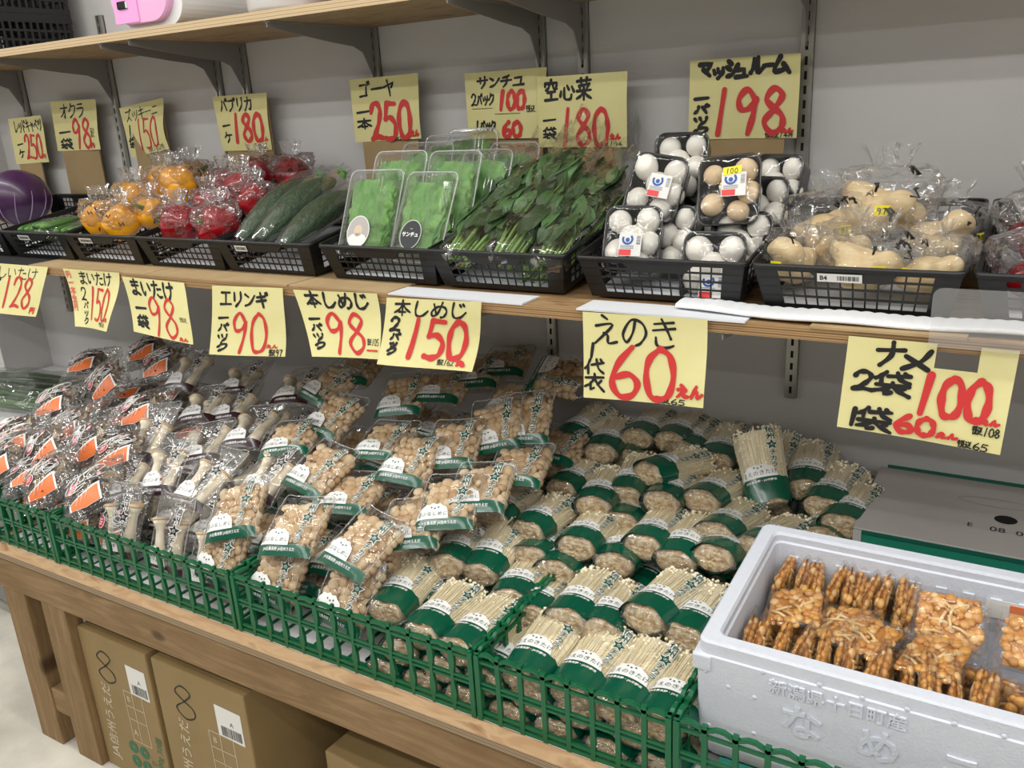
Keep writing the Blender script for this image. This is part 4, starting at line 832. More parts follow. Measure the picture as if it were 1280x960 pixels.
sticker(-1.475, .036, None, 'small white label on the rim of the bitter melon basket')
bt = MB().box(-2.75, .9, -.135, -.095, 0, .0385, .002).build('support_batten', wd); bt.location = (0, 0, 1.1155); tag(bt, 'wooden batten on the middle shelf raising the backs of the baskets', 'batten')
# card strips, foam mat and clear sheet along the shelf front
ccard = plain('corrugated_card', '#b39a72', .8, var=(12, '#a68c64')); wcard = plain('white_card', '#d9dce0', .6); mat_b = plain('mat_black', '#1b1c1d', .7); foam = plain('foam_wrap', '#e4e6e8', .5, sss=.2)
def slab(name, x0, x1, y0, y1, z, h, m, label, cat, grp=None):
    o = MB().box(x0, x1, y0, y1, 0, h).build(name, m); o.location = (0, 0, z); return tag(o, label, cat, grp)
slab('card_sheet', -2.99, -2.21, -.469, -.30, 1.1155, .003, mat_b, 'thin dark sheet under the leftmost baskets', 'sheet')
slab('card_sheet', -2.205, -1.74, -.468, -.30, 1.1155, .0035, ccard, 'brown card sheet on the shelf below the yellow peppers', 'card', 'brown card sheets on the middle shelf')
slab('card_sheet', -1.736, -1.29, -.470, -.30, 1.1155, .0035, ccard, 'brown card sheet on the shelf below the bitter melons', 'card', 'brown card sheets on the middle shelf')
slab('card_sheet', -1.285, -1.03, -.468, -.30, 1.1155, .0035, ccard, 'short brown card sheet on the shelf below the lettuce basket', 'card', 'brown card sheets on the middle shelf')
slab('card_strip', -1.026, -.735, -.472, -.41, 1.1155, .003, wcard, 'narrow white card strip above the 150 sign', 'card', 'white card strips on the shelf edge')
slab('card_strip', -.63, -.352, -.475, -.41, 1.1155, .003, wcard, 'wide white card strip above the 60 sign', 'card', 'white card strips on the shelf edge')
slab('card_strip', -.26, -.06, -.473, -.44, 1.1155, .0035, ccard, 'brown card strip under the white foam at right', 'card')
def mat_pt(u, v):
    x = -.475+u*.75; a = v*2*math.pi; c = math.cos(a); yb = -.405-.024*math.sin(u*5)*(1-u)-.03*u; bump = .0016*abs(math.sin(x*170))*abs(math.sin((yb-.03*c)*170))
    return (x, yb+.030*(abs(c)**.6)*(1 if c > 0 else -1), 1.1232+.0042*math.sin(a)+(bump+.0012 if math.sin(a) > .05 else 0)+.0012*math.sin(u*23))
m = MB(); m.grid(mat_pt, 300, 18, wrap=False); fo = m.build('foam_strip', foam, smooth=True); tag(fo, 'wavy white bubbly foam sheet lying under the baskets at right', 'foam')
sheet_m = film('stiff_clear_sheet', 8, .05, .10, .9, .06)
pl = MB(); o = []
for k in range(6): a = math.pi/2+math.pi/2*(1-k/5); o.append((-.104+.012+.012*math.cos(math.pi-math.pi/2*k/5), 1.187-.012+.012*math.sin(math.pi/2*k/5)))
pl.poly([(-.104, 1.108)]+[(.25, 1.108), (.25, 1.187)]+o[::-1], .0008); ps = pl.build('clear_sheet', sheet_m); ps.location = (0, -.4905, 0); tag(ps, 'stiff clear plastic sheet standing at the shelf edge at right', 'plastic sheet')
# ---------------------------------------------------------------- basket contents
def bag(name, t, cx, cy, w, h, d, seed, mat, gather=None, nu=40, nv=34, wr=.005, neck=.25):
    """loose film bag around the origin: x width, y depth, z height; gather = height of the loose twisted top"""
    m = MB()
    def f(u, v):
        a = 2*math.pi*u; z = v
        r = math.sin(math.pi*min(1, v/.62*.5+.02))**.6 if v < .62 else 1-(v-.62)/.38*(1-neck)
        if v > .72 and gather: r = neck+.5*(v-.72)*(1+.6*math.sin(a*5+seed))
        zz = (v/.72)*h if v < .72 or not gather else h+(v-.72)/.28*gather
        n = noise.noise(Vector((math.cos(a)*2.4+seed, math.sin(a)*2.4, v*6)))+.6*noise.noise(Vector((math.cos(a)*6, math.sin(a)*6+seed, v*14)))+.35*noise.noise(Vector((math.cos(a)*15, math.sin(a)*15+seed, v*34)))
        k = r*(w+wr*n); k2 = r*(d+wr*n)
        return (cx+k*math.cos(a), cy+k2*math.sin(a), zz+wr*.5*n)
    m.grid(f, nu, nv, wrap=True); return m.build(name, mat, t, smooth=False)
stemg = plain('stem_green', '#4c7a33', .5); yel_m = plain('pepper_yellow', '#f0a81c', .25, coat=.4); red_m = plain('pepper_red', '#a31420', .22, coat=.45)
prn = plain('bag_print_dark', '#2a2320', .5)
def make_pepper(mat, seed, cat):
    t = thing('bagged_pepper', '', cat); rnd = random.Random(seed); r = .043
    p = MB(); M = Euler((R(rnd.uniform(40, 100)), R(rnd.uniform(-25, 25)), R(rnd.uniform(0, 360)))).to_matrix().to_4x4(); M.translation = (0, 0, .044)
    prof = [(.004, -.040), (.020, -.043), (.034, -.036), (.041, -.018), (.0435, .006), (.040, .026), (.030, .037), (.015, .038), (.006, .031)]
    p.lathe(prof, 36, M, lambda a, k: 1+.055*math.cos(4*a+seed)*(1-.3*k)+.02*math.sin(2*a+seed)); po = p.build('pepper', mat, t, smooth=True)
    s = MB(); Z = M.to_3x3() @ Vector((0, 0, 1)); c = Vector((0, 0, .044)); s.tube([c+Z*.029, c+Z*.040, c+Z*.052+Vector((.004, 0, 0))], [.009, .0045, .005], 8); s.build('stem', stemg, po, smooth=True)
    bag('clear_bag', t, 0, 0, .052, .09, .052, seed, film('pepper_film', 50, .35, .05, 2.2, .05, cap=.75), gather=.035, wr=.013, neck=.35)
    K = MB()
    for k in range(5):
        a = rnd.uniform(-2.6, -.4); z = rnd.uniform(.03, .085); K.tube([(.056*math.cos(a+.05*i), .056*math.sin(a+.05*i), z+.005*math.sin(i*2.1+k)) for i in range(5)], .0013, 4)
    K.build('bag_print', prn, t, smooth=True)
    return t
py = [make_pepper(yel_m, 3, 'bell pepper'), make_pepper(yel_m, 8, 'bell pepper')]; pr_ = [make_pepper(red_m, 5, 'bell pepper'), make_pepper(red_m, 12, 'bell pepper')]
for k, (x, y, z, s, lb) in enumerate(((-1.956, -.35, 1.172, 1, 'front right one, low by the rim'), (-2.052, -.34, 1.178, 1, 'front left one, dull behind printed film'), (-1.915, -.20, 1.243, 1.08, 'topmost and largest one'), (-2.02, -.16, 1.245, 1, 'behind the topmost one at left'), (-1.905, -.30, 1.19, .92, 'between the topmost one and the front one'), (-2.045, -.24, 1.215, 1, 'left one in the middle of the basket'), (-1.985, -.09, 1.255, 1, 'rearmost one under the crooked 150 sign'))):
    place(py[k % 2], USED, (x, y, z), (0, 0, R(57*k)), 'yellow bell pepper in crinkled clear film, '+lb, 'yellow peppers in their bags', (s, s, s))
for k, (x, y, z, s, lb) in enumerate(((-1.742, -.35, 1.172, 1, 'front left in the basket'), (-1.61, -.35, 1.168, 1.03, 'front right in the basket'), (-1.80, -.14, 1.245, .9, 'back left beside the yellow peppers'), (-1.67, -.21, 1.23, 1.05, 'middle, large and shiny'), (-1.60, -.24, 1.215, .95, 'right of the middle one'), (-1.60, -.10, 1.26, 1.02, 'topmost at right, beside the bitter melons'), (-1.74, -.08, 1.265, .95, 'rearmost, below the 180 sign'), (-1.665, -.28, 1.185, .85, 'low between the two front ones'), (-1.745, -.25, 1.205, .9, 'behind the front left one'))):
    place(pr_[k % 2], USED, (x, y, z), (0, 0, R(71*k+20)), 'red bell pepper in crinkled clear film, '+lb, 'red peppers in their bags', (s, s, s))
# purple cabbage
cab = MB(); cabm = plain('cabbage_purple', '#4d2a55', .35, var=(14, '#3a1c40', (1, 1, .3)), coat=.25); vein = plain('cabbage_vein', '#9c86a8', .5)
ca = thing('purple_cabbage', 'purple cabbage in the basket at the far left', 'cabbage', (-2.655, -.2, 1.165))
cab.ball((0, 0, .09), (.09, .09, .083), 28, 18, None, lambda p: p*(1+.012*noise.noise(p*40))); cab.build('head', cabm, ca, smooth=True)
v = MB()
for k in range(6):
    a = R(-80+k*30); v.tube([((.0895*math.sin(q)+.001)*math.cos(a+.15*q), (.0895*math.sin(q)+.001)*math.sin(a+.15*q), .09-.083*math.cos(q)) for q in [i*.22+.3 for i in range(8)]], [.0026, .0024, .0022, .002, .0017, .0014, .001, .0006], 5)
v.build('leaf_veins', vein, ca, smooth=True)
# okra bags
okm = island('okra_green', [(0, '#3d6b27'), (.5, '#55852f'), (1, '#2f5523')], .45)
def make_okra(seed):
    t = thing('okra_bag', '', 'okra bag'); rnd = random.Random(seed); m = MB()
    for k in range(10):
        M = Matrix.Translation((-.038+.0085*k+rnd.uniform(-.003, .003), -.045+rnd.uniform(-.01, .01), .012+rnd.choice((0, .014)))) @ Euler((R(-90), 0, R(rnd.uniform(-14, 14)))).to_matrix().to_4x4()
        m.lathe([(.003, -.004), (.007, 0), (.0085, .012), (.0075, .04), (.005, .07), (.001, .09)], 10, M, lambda a, q: 1+.08*math.cos(5*a))
    m.build('okra_pods', okm, t, smooth=True)
    pm = pillow(.11, .125, lambda x, y: .034*max(0, 1-abs(x/.055)**3)**.6*max(0, min(1, y/.03)*min(1, (.125-y)/.03))**.5, lambda x, y: -.004, seed, 22, 22, wr=.004); o = pm.build('clear_bag', crinkle, t, smooth=True); o.location = (0, -.0625, .002)
    return t
ok = make_okra(4)
for k, (x, y, z, a, lb) in enumerate(((-2.35, -.31, 1.172, 10, 'left one at the rim'), (-2.27, -.32, 1.182, -12, 'middle one on top'), (-2.19, -.31, 1.172, 20, 'right one touching the yellow peppers'), (-2.26, -.20, 1.192, 35, 'rear one'))):
    place(ok, USED, (x, y, z), (TILT, 0, R(a)), 'clear bag of green okra pods, '+lb, 'okra bags')
# bitter melons
gom = plain('bitter_melon', '#2c4b26', .42, bump=(210, 1.0), var=(160, '#1c3519', (1, .35, 1))); tie = plain('tie_green', '#38c43a', .35)
def make_goya(seed):
    t = thing('bitter_melon', '', 'bitter melon'); rnd = random.Random(seed); m = MB(); L = .27
    def f(u, v):
        a = 2*math.pi*u; r = .031*math.sin(math.pi*(.04+.93*v))**.62; r *= 1+.06*abs(math.sin(a*5+math.sin(v*30)))+.07*noise.noise(Vector((math.cos(a)*9, math.sin(a)*9, v*46+seed)))
        return (r*math.cos(a), v*L, r*math.sin(a)+.031+.012*math.sin(v*3))
    m.grid(f, 60, 90, wrap=True); m.build('melon', gom, t, smooth=True)
    b = MB()
    def g(u, v):
        a = 2*math.pi*u; r = .0345*math.sin(math.pi*(.05+.86*v))**.5 if v < .93 else .0115+.09*(v-.93)*(1+.5*math.sin(5*a))
        r *= 1+.06*noise.noise(Vector((math.cos(a)*3, math.sin(a)*3, v*12+seed))); return (r*math.cos(a), -.012+v*(L+.06), r*math.sin(a)+.031+.012*math.sin(v*3))
    b.grid(g, 34, 34, wrap=True); b.build('clear_bag', film('stretch_film', 30, .5, .03, .8, .1, stretch=(1, .3, 1), cap=.28), t, smooth=True)
    MB().tube([(-.012, L+.033, .034), (0, L+.030, .046), (.012, L+.033, .034), (0, L+.034, .022), (-.012, L+.033, .034)], .0042, 6).build('green_tie', tie, t, smooth=True)
    return t
gy = [make_goya(2), make_goya(6)]
for k, (x, y, z, p, w, lb) in enumerate(((-1.485, -.385, 1.165, 21, 2, 'left one beside the red peppers'), (-1.425, -.39, 1.165, 22, -1, 'middle one'), (-1.355, -.395, 1.155, 17, 0, 'right one, paler, by the lettuce'), (-1.46, -.30, 1.135, 15, 6, 'one lying under the other three'))):
    place(gy[k % 2], USED, (x, y, z), (R(p), 0, R(w)), 'long warty green bitter melon in film, '+lb, 'bitter melons')
# lettuce packs
tub_m = film('clear_tray', 6, .05, .03, 1.5, .05); leaf_m = plain('lettuce_leaf', '#548f3c', .5, var=(30, '#79ab55'), bump=(70, 1.0)); dk = plain('sticker_black', '#12151c', .35); skin_s = plain('sticker_grey', '#a9a49f', .5)
def rrect(w, h, r, n=6):
    o = []
    for cx, cy, a0 in ((w/2-r, h-r, 0), (-w/2+r, h-r, 90), (-w/2+r, r, 180), (w/2-r, r, 270)):
        for k in range(n+1): a = R(a0+90*k/n); o.append((cx+r*math.cos(a), cy+r*math.sin(a)))
    return o
def loft(m, rings, close=True):
    n = len(rings[0]); vs = [p for r in rings for p in r]; fs = []
    for k in range(len(rings)-1):
        for i in range(n): fs.append((k*n+i, k*n+(i+1) % n, (k+1)*n+(i+1) % n, (k+1)*n+i))
    if close: fs.append(tuple((len(rings)-1)*n+i for i in range(n)))
    m.add(vs, fs)
def make_lettuce(kind, seed):
    t = thing('lettuce_pack', '', 'lettuce pack'); w, h = .128, .185
    m = MB(); out = rrect(w, h, .016); R1 = rrect(w-.012, h-.012, .014); R1 = [(x, y+.006) for x, y in R1]; R2 = rrect(w-.03, h-.03, .012); R2 = [(x, y+.015) for x, y in R2]
    loft(m, [[(x, y, -.002) for x, y in out], [(x, y, 0) for x, y in out], [(x, y, 0) for x, y in R1], [(x, y, .006) for x, y in R1], [(x, y, .020) for x, y in R2], [(x*.97, y, .022) for x, y in R2]])
    loft(m, [[(x, y, -.002) for x, y in out], [(x, y, -.002) for x, y in R1], [(x, y, -.014) for x, y in R2]])
    for s in (-1, 1):
        for k in range(3): m.tube([(s*(w/2-.024-.009*k), .02, .0215), (s*(w/2-.024-.009*k), h-.02, .0215)], .0011, 5)
    m.build('clear_tray', tub_m, t, smooth=False)
    e = MB(); q = [(x, y, .0) for x, y in out]; e.tube(q+[q[0]], .0016, 6, cap=False); e.build('tray_rim', film('clear_rim', 5, .05, .35, 1.8, .05), t, smooth=True)
    l = MB()
    for k in range(5):
        def lf(u, v, k=k):
            x = (u-.5)*(w-.036+.004*k)*(.8+.25*math.sin(v*2.4)); y = .018+v*(h-.045-.006*k); z = .0165-.005*k-.012*abs(u-.5)**2*4+.0035*noise.noise(Vector((x*60, y*50, k+seed)))*(1+4*abs(u-.5))-.004*math.exp(-((u-.5)*18)**2)
            return (x+.003*math.sin(v*20+k), y, z)
        l.grid(lf, 22, 26)
    l.build('lettuce_leaves', leaf_m, t, smooth=True)
    fn = lambda x, y, z: (x, y, .0235+z)
    if kind:
        def disc(a, b, cx, cy, l): 
            d = MB(); n = 30; d.add([fn(cx, cy, l)]+[fn(cx+a*math.cos(2*math.pi*i/n), cy+b*math.sin(2*math.pi*i/n), l) for i in range(n)], [(0, 1+i, 1+(i+1) % n) for i in range(n)]); return d
        if kind == 1:
            d = disc(.0265, .0295, .0, .048, .0002); d.build('sticker_edge', stick, t); disc(.0252, .0282, 0, .048, .0005).build('black_sticker', dk, t)
            K = MB(); put(K, 'サンチュ', fn, 0, .048, .0105, 0, .03, .001); put(K, '----', fn, 0, .060, .0045, 0, .03, .001); K.build('sticker_lettering', ink_w, t)
        else:
            d = disc(.0265, .034, -.005, .044, .0002); d.build('sticker_edge', stick, t); disc(.0245, .032, -.005, .044, .0004).build('grey_sticker', skin_s, t)
            disc(.022, .014, -.005, .027, .0006).build('sticker_white_patch', stick, t); disc(.010, .012, -.005, .046, .0006).build('sticker_beige_patch', plain('sticker_beige', '#cdb59d', .5), t)
    return t
lt = [make_lettuce(2, 1), make_lettuce(1, 2), make_lettuce(0, 3)]
LP = [(0, -1.165, -.372, 1.165, 62, 6, 'front left, with a grey oval portrait sticker'), (1, -1.035, -.378, 1.16, 62, -4, 'front right, with a round black sticker'), (2, -1.150, -.305, 1.195, 64, 4, 'second row left, behind the oval sticker'), (2, -1.02, -.30, 1.19, 66, -2, 'second row right, behind the black sticker'),
      (2, -1.135, -.225, 1.205, 66, 3, 'third row left, half empty rim showing'), (2, -.985, -.235, 1.185, 68, -6, 'third row right, beside the leafy greens'), (2, -1.115, -.16, 1.212, 70, 2, 'rear left, just below the 250 sign'), (2, -.955, -.165, 1.19, 72, -6, 'rear right, in front of the 60 sign'), (2, -1.085, -.105, 1.218, 74, 2, 'rearmost and highest')]
for k, x, y, z, p, w, lb in LP: place(lt[k], USED, (x, y, z), (R(p), 0, R(w)), 'clear pack of green lettuce leaves, '+lb, 'lettuce packs')
# leafy greens in tall bags
gl = island('greens_leaf', [(0, '#2c4524'), (.5, '#3f5d33'), (1, '#557547')], .45, (60, .5)); gs = plain('greens_stem', '#789a4c', .45)
def make_greens(seed):
    t = thing('greens_bag', '', 'bag of greens'); rnd = random.Random(seed); s = MB(); l = MB(); L = .31
    for k in range(26):
        x0 = rnd.uniform(-.028, .028); z0 = rnd.uniform(-.008, .026); x1 = x0*1.7+rnd.uniform(-.02, .02); z1 = z0+rnd.uniform(-.005, .018); y1 = rnd.uniform(.16, .30); r = rnd.uniform(.0018, .0036)
        s.tube([(x0, rnd.uniform(0, .02), z0), (x0*1.2, y1*.4, z0+.004), (x1, y1, z1)], [r, r, r*.6], 6)
    for k in range(84):
        y0 = .04+.215*rnd.random()**.75; x0 = rnd.uniform(-.042, .042); z0 = rnd.uniform(.0, .036); ln = rnd.uniform(.05, .10); wd_ = rnd.uniform(.011, .02); M = Euler((rnd.uniform(-.15, .16), rnd.uniform(-.7, .7), rnd.uniform(-.4, .4))).to_matrix()
        def lf(u, v, ln=ln, wd_=wd_, M=M, x0=x0, y0=y0, z0=z0):
            p = Vector(((u-.5)*2*wd_*math.sin(math.pi*min(1, .08+v*.92))**.8, v*ln, .006*abs(u-.5)*2+.006*math.sin(v*5+y0*90))); p = M @ p; return (max(-.052, min(.052, x0+p.x)), y0+p.y, max(-.006, min(.042, z0+p.z)))
        l.grid(lf, 4, 7)
    s.build('stems', gs, t, smooth=True); l.build('leaves', gl, t, smooth=True)
    b = MB()
    def f(u, v):
        a = 2*math.pi*u; w = .040+.020*min(1, v*1.6); h = .030*(1-.35*v); e = min(1, v/.05+.25)*(1 if v < .8 else 1-.35*(v-.8)/.2)
        n = noise.noise(Vector((math.cos(a)*2.2+seed, math.sin(a)*2.2, v*9)))+.5*noise.noise(Vector((math.cos(a)*8+seed, math.sin(a)*8, v*26))); q = max(0, v-.74)/.26; return ((w*e+(.004+.012*q)*n)*math.cos(a)*(1-.1*q), -.012+v*(L+.15), .018+(h*e*(1-.5*q)+(.005+.010*q)*n)*math.sin(a)+.06*q*q+.02*n*q)
    b.grid(f, 40, 44, wrap=True); b.build('clear_bag', film('greens_bag_film', 30, .4, .01, .7, .05, cap=.3), t, smooth=True)
    return t
gr_ = [make_greens(1), make_greens(5), make_greens(9)]
for k, (x, y, z, p, w, lb) in enumerate(((-.912, -.40, 1.16, 26, -4, 'left one beside the lettuce'), (-.818, -.395, 1.165, 29, -2, 'middle one, leaves reaching highest'), (-.722, -.40, 1.158, 24, 3, 'right one, pale stems showing'))):
    place(gr_[k % 3], USED, (x, y, z), (R(p), 0, R(w)), 'clear bag of dark leafy greens, '+lb, 'leafy green bags')
place(gr_[0], USED, (-.775, -.37, 1.127), (R(15), 0, R(-3)), 'clear bag of dark leafy greens lying low beneath the upper ones', 'leafy green bags')
# white mushroom trays
tray_m = plain('tray_black', '#0c0d10', .18, spec=.6, coat=.5); mush_w = plain('mushroom_white', '#e6e2d8', .42, bump=(120, .15), sss=.15); mush_t = plain('mushroom_tan', '#ead4b2', .5, var=(70, '#dcc198'), sss=.15); blue = plain('print_blue', '#2c55a0', .4); redb = plain('print_red_block', '#d63b3a', .4); ytag = plain('tag_yellow', '#f0e12a', .5)
def make_tray(tan, lab, seed, price=None):
    t = thing('mushroom_tray', '', 'mushroom tray'); rnd = random.Random(seed); w, h, d = .104, .116, .032
    m = MB(); O = rrect(w, h, .02); cy = h/2
    def sc(k, z): return [(x*k, cy+(y-cy)*k, z) for x, y in O]
    loft(m, [sc(.84, -d), sc(.97, -.002), sc(1.0, -.001), sc(1.0, .0015), sc(.955, .0015), sc(.93, -.004), sc(.80, -d+.003)]); n = len(O); m.f.append(tuple(range(n-1, -1, -1))); m.m.append(0)
    m.build('tray', tray_m, t, smooth=True)
    mm = mush_t if tan else mush_w
    for k, (x, y) in enumerate(((-.027, .090), (.026, .091), (-.004, .064), (-.029, .036), (.030, .055), (.012, .025))):
        r = rnd.uniform(.0195, .0235)*(.86 if tan else 1); M = Euler((rnd.uniform(-.4, .4), rnd.uniform(-.4, .4), 0)).to_matrix(); b = MB()
        b.ball((x+rnd.uniform(-.003, .003), y+rnd.uniform(-.003, .003), -.0115+rnd.uniform(-.002, .004)), (r, r, r*.85), 18, 12, M, lambda p: p*(1+.02*noise.noise(p*70)) if p.z > -.006 else Vector((p.x*.9, p.y*.9, p.z*.8))); b.build('mushroom', mm, t, smooth=True)
    f = MB(); f.grid(lambda u, v: ((u-.5)*w*.985, .001+v*(h-.002), .002+.0085*max(0, math.sin(math.pi*u)*math.sin(math.pi*v))**.5+.0006*noise.noise(Vector((u*9, v*9, seed)))), 24, 26); f.build('cling_film', film('cling_film', 14, .35, .015, .95, .05), t, smooth=True)
    if lab:
        fn = lambda x, y, l: (x, y, .0118+l); lx, ly = lab
        s = MB(); s.add([fn(lx-.019, ly-.021, 0), fn(lx+.021, ly-.021, 0), fn(lx+.021, ly+.017, 0), fn(lx-.019, ly+.019, 0)], [(0, 1, 2, 3)]); lo = s.build('label', stick, t)
        B = MB()
        for k in range(14):
            a = R(150+k*240/13); a2 = R(150+(k+1)*240/13); B.add([fn(lx-.004+q*math.cos(x), ly+.007+q*.9*math.sin(x), .0003) for q, x in ((.0065, a), (.0105, a), (.0105, a2), (.0065, a2))], [(0, 1, 2, 3)])
        B.ball(fn(lx-.004, ly+.006, .0002), (.004, .004, .0003), 8, 4); B.build('blue_emblem', blue, lo)
        Rr = MB(); Rr.add([fn(lx-.018, ly-.020, .0003), fn(lx+.004, ly-.020, .0003), fn(lx+.004, ly-.010, .0003), fn(lx-.018, ly-.010, .0003)], [(0, 1, 2, 3)]); Rr.build('red_block', redb, lo)
        K = MB(); q = ly-.001
        while q < ly+.014: K.add([fn(lx+.012, q, .0003), fn(lx+.019, q, .0003), fn(lx+.019, q+.0008, .0003), fn(lx+.012, q+.0008, .0003)], [(0, 1, 2, 3)]); q += rnd.choice((.0013, .002))
        for k in range(3): K.add([fn(lx-.016, ly-.0085+.0022*k, .0003), fn(lx+.008, ly-.0085+.0022*k, .0003), fn(lx+.008, ly-.0077+.0022*k, .0003), fn(lx-.016, ly-.0077+.0022*k, .0003)], [(0, 1, 2, 3)])
        K.build('fine_print', plain('print_grey', '#5c6270', .5), lo)
        if price:
            P = MB(); P.add([fn(lx-.017, ly+.013, .0008), fn(lx+.013, ly+.016, .0008), fn(lx+.013, ly+.028, .0008), fn(lx-.017, ly+.026, .0008)], [(0, 1, 2, 3)]); P.build('price_tag', ytag, t)
            H = MB(); bf = lambda a, b, l: fn(lx-.014+a, ly+.025-b, .001+l)
            for k, ch in enumerate('100'): brush(H, ch, .002+.007*k, .001, .005, .008, .0011, bf, .0002)
            H.build('price_lettering', ink, t)
    return t
tr_ = [make_tray(False, (.002, .050), 1), make_tray(False, (.012, .062), 2), make_tray(False, None, 3), make_tray(True, (.010, .066), 4, True), make_tray(False, (.004, .028), 6)]
TP = [(0, -.583, -.372, 1.158, 72, 0, 0, 'front left, facing out'), (1, -.578, -.305, 1.238, 70, -6, 8, 'stacked above the front left one, leaning'), (2, -.556, -.225, 1.268, 72, -4, 0, 'rear left, only the top of it showing'), (3, -.432, -.315, 1.235, 70, 2, -4, 'tan mushrooms with a yellow price tag'), (4, -.440, -.377, 1.118, 74, 0, 0, 'front right, deep in the basket'),
      (2, -.415, -.335, 1.148, 68, -6, 0, 'directly below the tan mushrooms'), (2, -.543, -.325, 1.155, 70, -10, 0, 'tucked right behind the front left one'), (2, -.398, -.205, 1.225, 74, -24, 0, 'rear right, edge on beside the black basket wall'), (2, -.408, -.265, 1.195, 72, -18, 0, 'right edge, between the tan ones and the rear one'), (2, -.50, -.215, 1.19, 72, 0, 0, 'middle, dim behind the others')]
for k, x, y, z, p, w, ro, lb in TP: place(tr_[k], USED, (x, y, z), (R(p), R(ro), R(w)), 'black tray of mushrooms, '+lb, 'white mushroom trays')
# knobbly tan roots
root_m = plain('root_tan', '#e6d0a4', .55, var=(38, '#d8bb8a'), bump=(70, .5))
def make_root(seed):
    t = thing('root_bag', '', 'bag of roots'); rnd = random.Random(seed); m = MB(); k = 0
    blobs = [((rnd.uniform(-.02, .02), rnd.uniform(-.012, .012), .022), .030)]
    for _ in range(8):
        a = rnd.uniform(0, 6.28); c = blobs[0][0]; blobs.append(((c[0]+.038*math.cos(a), c[1]+.026*math.sin(a), .02+rnd.uniform(-.004, .04)), rnd.uniform(.013, .022)))
    bm = bmesh.new(); bmesh.ops.create_icosphere(bm, subdivisions=4, radius=1)
    cen = Vector((0, 0, .03)); vs = []
    for v in bm.verts:
        d = v.co.normalized(); best = .02
        for c, r in blobs:
            q = Vector(c)-cen; b = q.dot(d); disc = b*b-q.dot(q)+r*r
            if disc > 0: best = max(best, b+math.sqrt(disc))
        vs.append(cen+d*(best*(1+.05*noise.noise(d*6+Vector((seed, 0, 0))))))
    for _ in range(2):
        new = [p.copy() for p in vs]
        for v in bm.verts:
            nb = [vs[e.other_vert(v).index] for e in v.link_edges]; new[v.index] = vs[v.index]*.4+sum(nb, Vector())/len(nb)*.6
        vs = new
    m.add(vs, [[v.index for v in f.verts] for f in bm.faces]); bm.free(); m.build('root', root_m, t, smooth=True)
    bag('clear_bag', t, 0, 0, .066, .078, .05, seed*1.7, film('root_bag_film', 30, .3, .04, 1.1, .06, cap=.4), gather=.03, wr=.012, neck=.3)
    y = MB().box(-.009, .009, -.0555, -.0545, .035, .048).build('price_tag', ytag, t)
    K = MB(); bf = lambda a, b, l: (-.008+a, -.0558-l, .047-b)
    for q, ch in enumerate('97'): brush(K, ch, .002+.006*q, .002, .005, .008, .0011, bf, .0002)
    K.build('price_lettering', ink, t)
    P = MB()
    for k in range(4): x0, z0 = rnd.uniform(-.05, .04), rnd.uniform(.03, .085); P.tube([(x0+rnd.uniform(0, .014), -.057+.5*abs(x0)*abs(x0)*12, z0+rnd.uniform(0, .014)) for i in range(6)], [rnd.uniform(.0008, .0022) for i in range(6)], 4)
    P.build('bag_print', prn, t, smooth=True)
    return t
rt = [make_root(3), make_root(7), make_root(13)]
for k, (x, y, z, s, a, lb) in enumerate(((-.205, -.19, 1.215, 1.25, 0, 'topmost, tall knob in the centre'), (-.30, -.22, 1.19, 1.1, 40, 'back left beside the mushroom trays'), (-.31, -.335, 1.155, 1.0, -20, 'front left by the rim'), (-.20, -.345, 1.155, 1.05, 15, 'front centre with price tag'), (-.115, -.345, 1.155, .95, -35, 'front right corner'), (-.125, -.21, 1.18, 1.05, 60, 'back right, loose film spreading'), (-.255, -.285, 1.17, .9, 85, 'between the topmost and the front ones'))):
    place(rt[k % 3], USED, (x, y, z), (TILT, 0, R(a)), 'clear bag with a knobbly tan root, '+lb, 'bagged tan roots', (s, s, s))
# red fruit bags
fr = plain('fruit_red', '#7d0f17', .2, coat=.5)
def make_fruit(seed):
    t = thing('fruit_bag', '', 'fruit bag'); rnd = random.Random(seed)
    for k, (x, y, z) in enumerate(((-.028, -.02, .026), (.028, -.022, .026), (0, .026, .026), (.002, -.004, .062))):
        MB().ball((x, y, z), (.028, .028, .025), 18, 12).build('red_fruit', fr, t, smooth=True)
    bag('clear_bag', t, 0, 0, .068, .09, .062, seed, crinkle, gather=.05, wr=.009, neck=.16)
    MB().tube([(-.011, 0, .093), (0, -.011, .093), (.011, 0, .093), (0, .011, .093), (-.011, 0, .093)], .004, 6).build('green_tie', tie, t, smooth=True)
    return t
ft = make_fruit(3)
for k, (x, y, z, p, a, lb) in enumerate(((.025, -.32, 1.155, -8, 20, 'front left with a green tie'), (.02, -.19, 1.19, -12, 80, 'behind it, higher up'), (.13, -.32, 1.155, 0, 140, 'front right, beyond the photo edge'), (.13, -.18, 1.185, 0, 10, 'back right, beyond the photo edge'))):
    place(ft, USED, (x, y, z), (R(p), R(-14), R(a)), 'clear bag of dark red fruit, '+lb, 'red fruit bags')
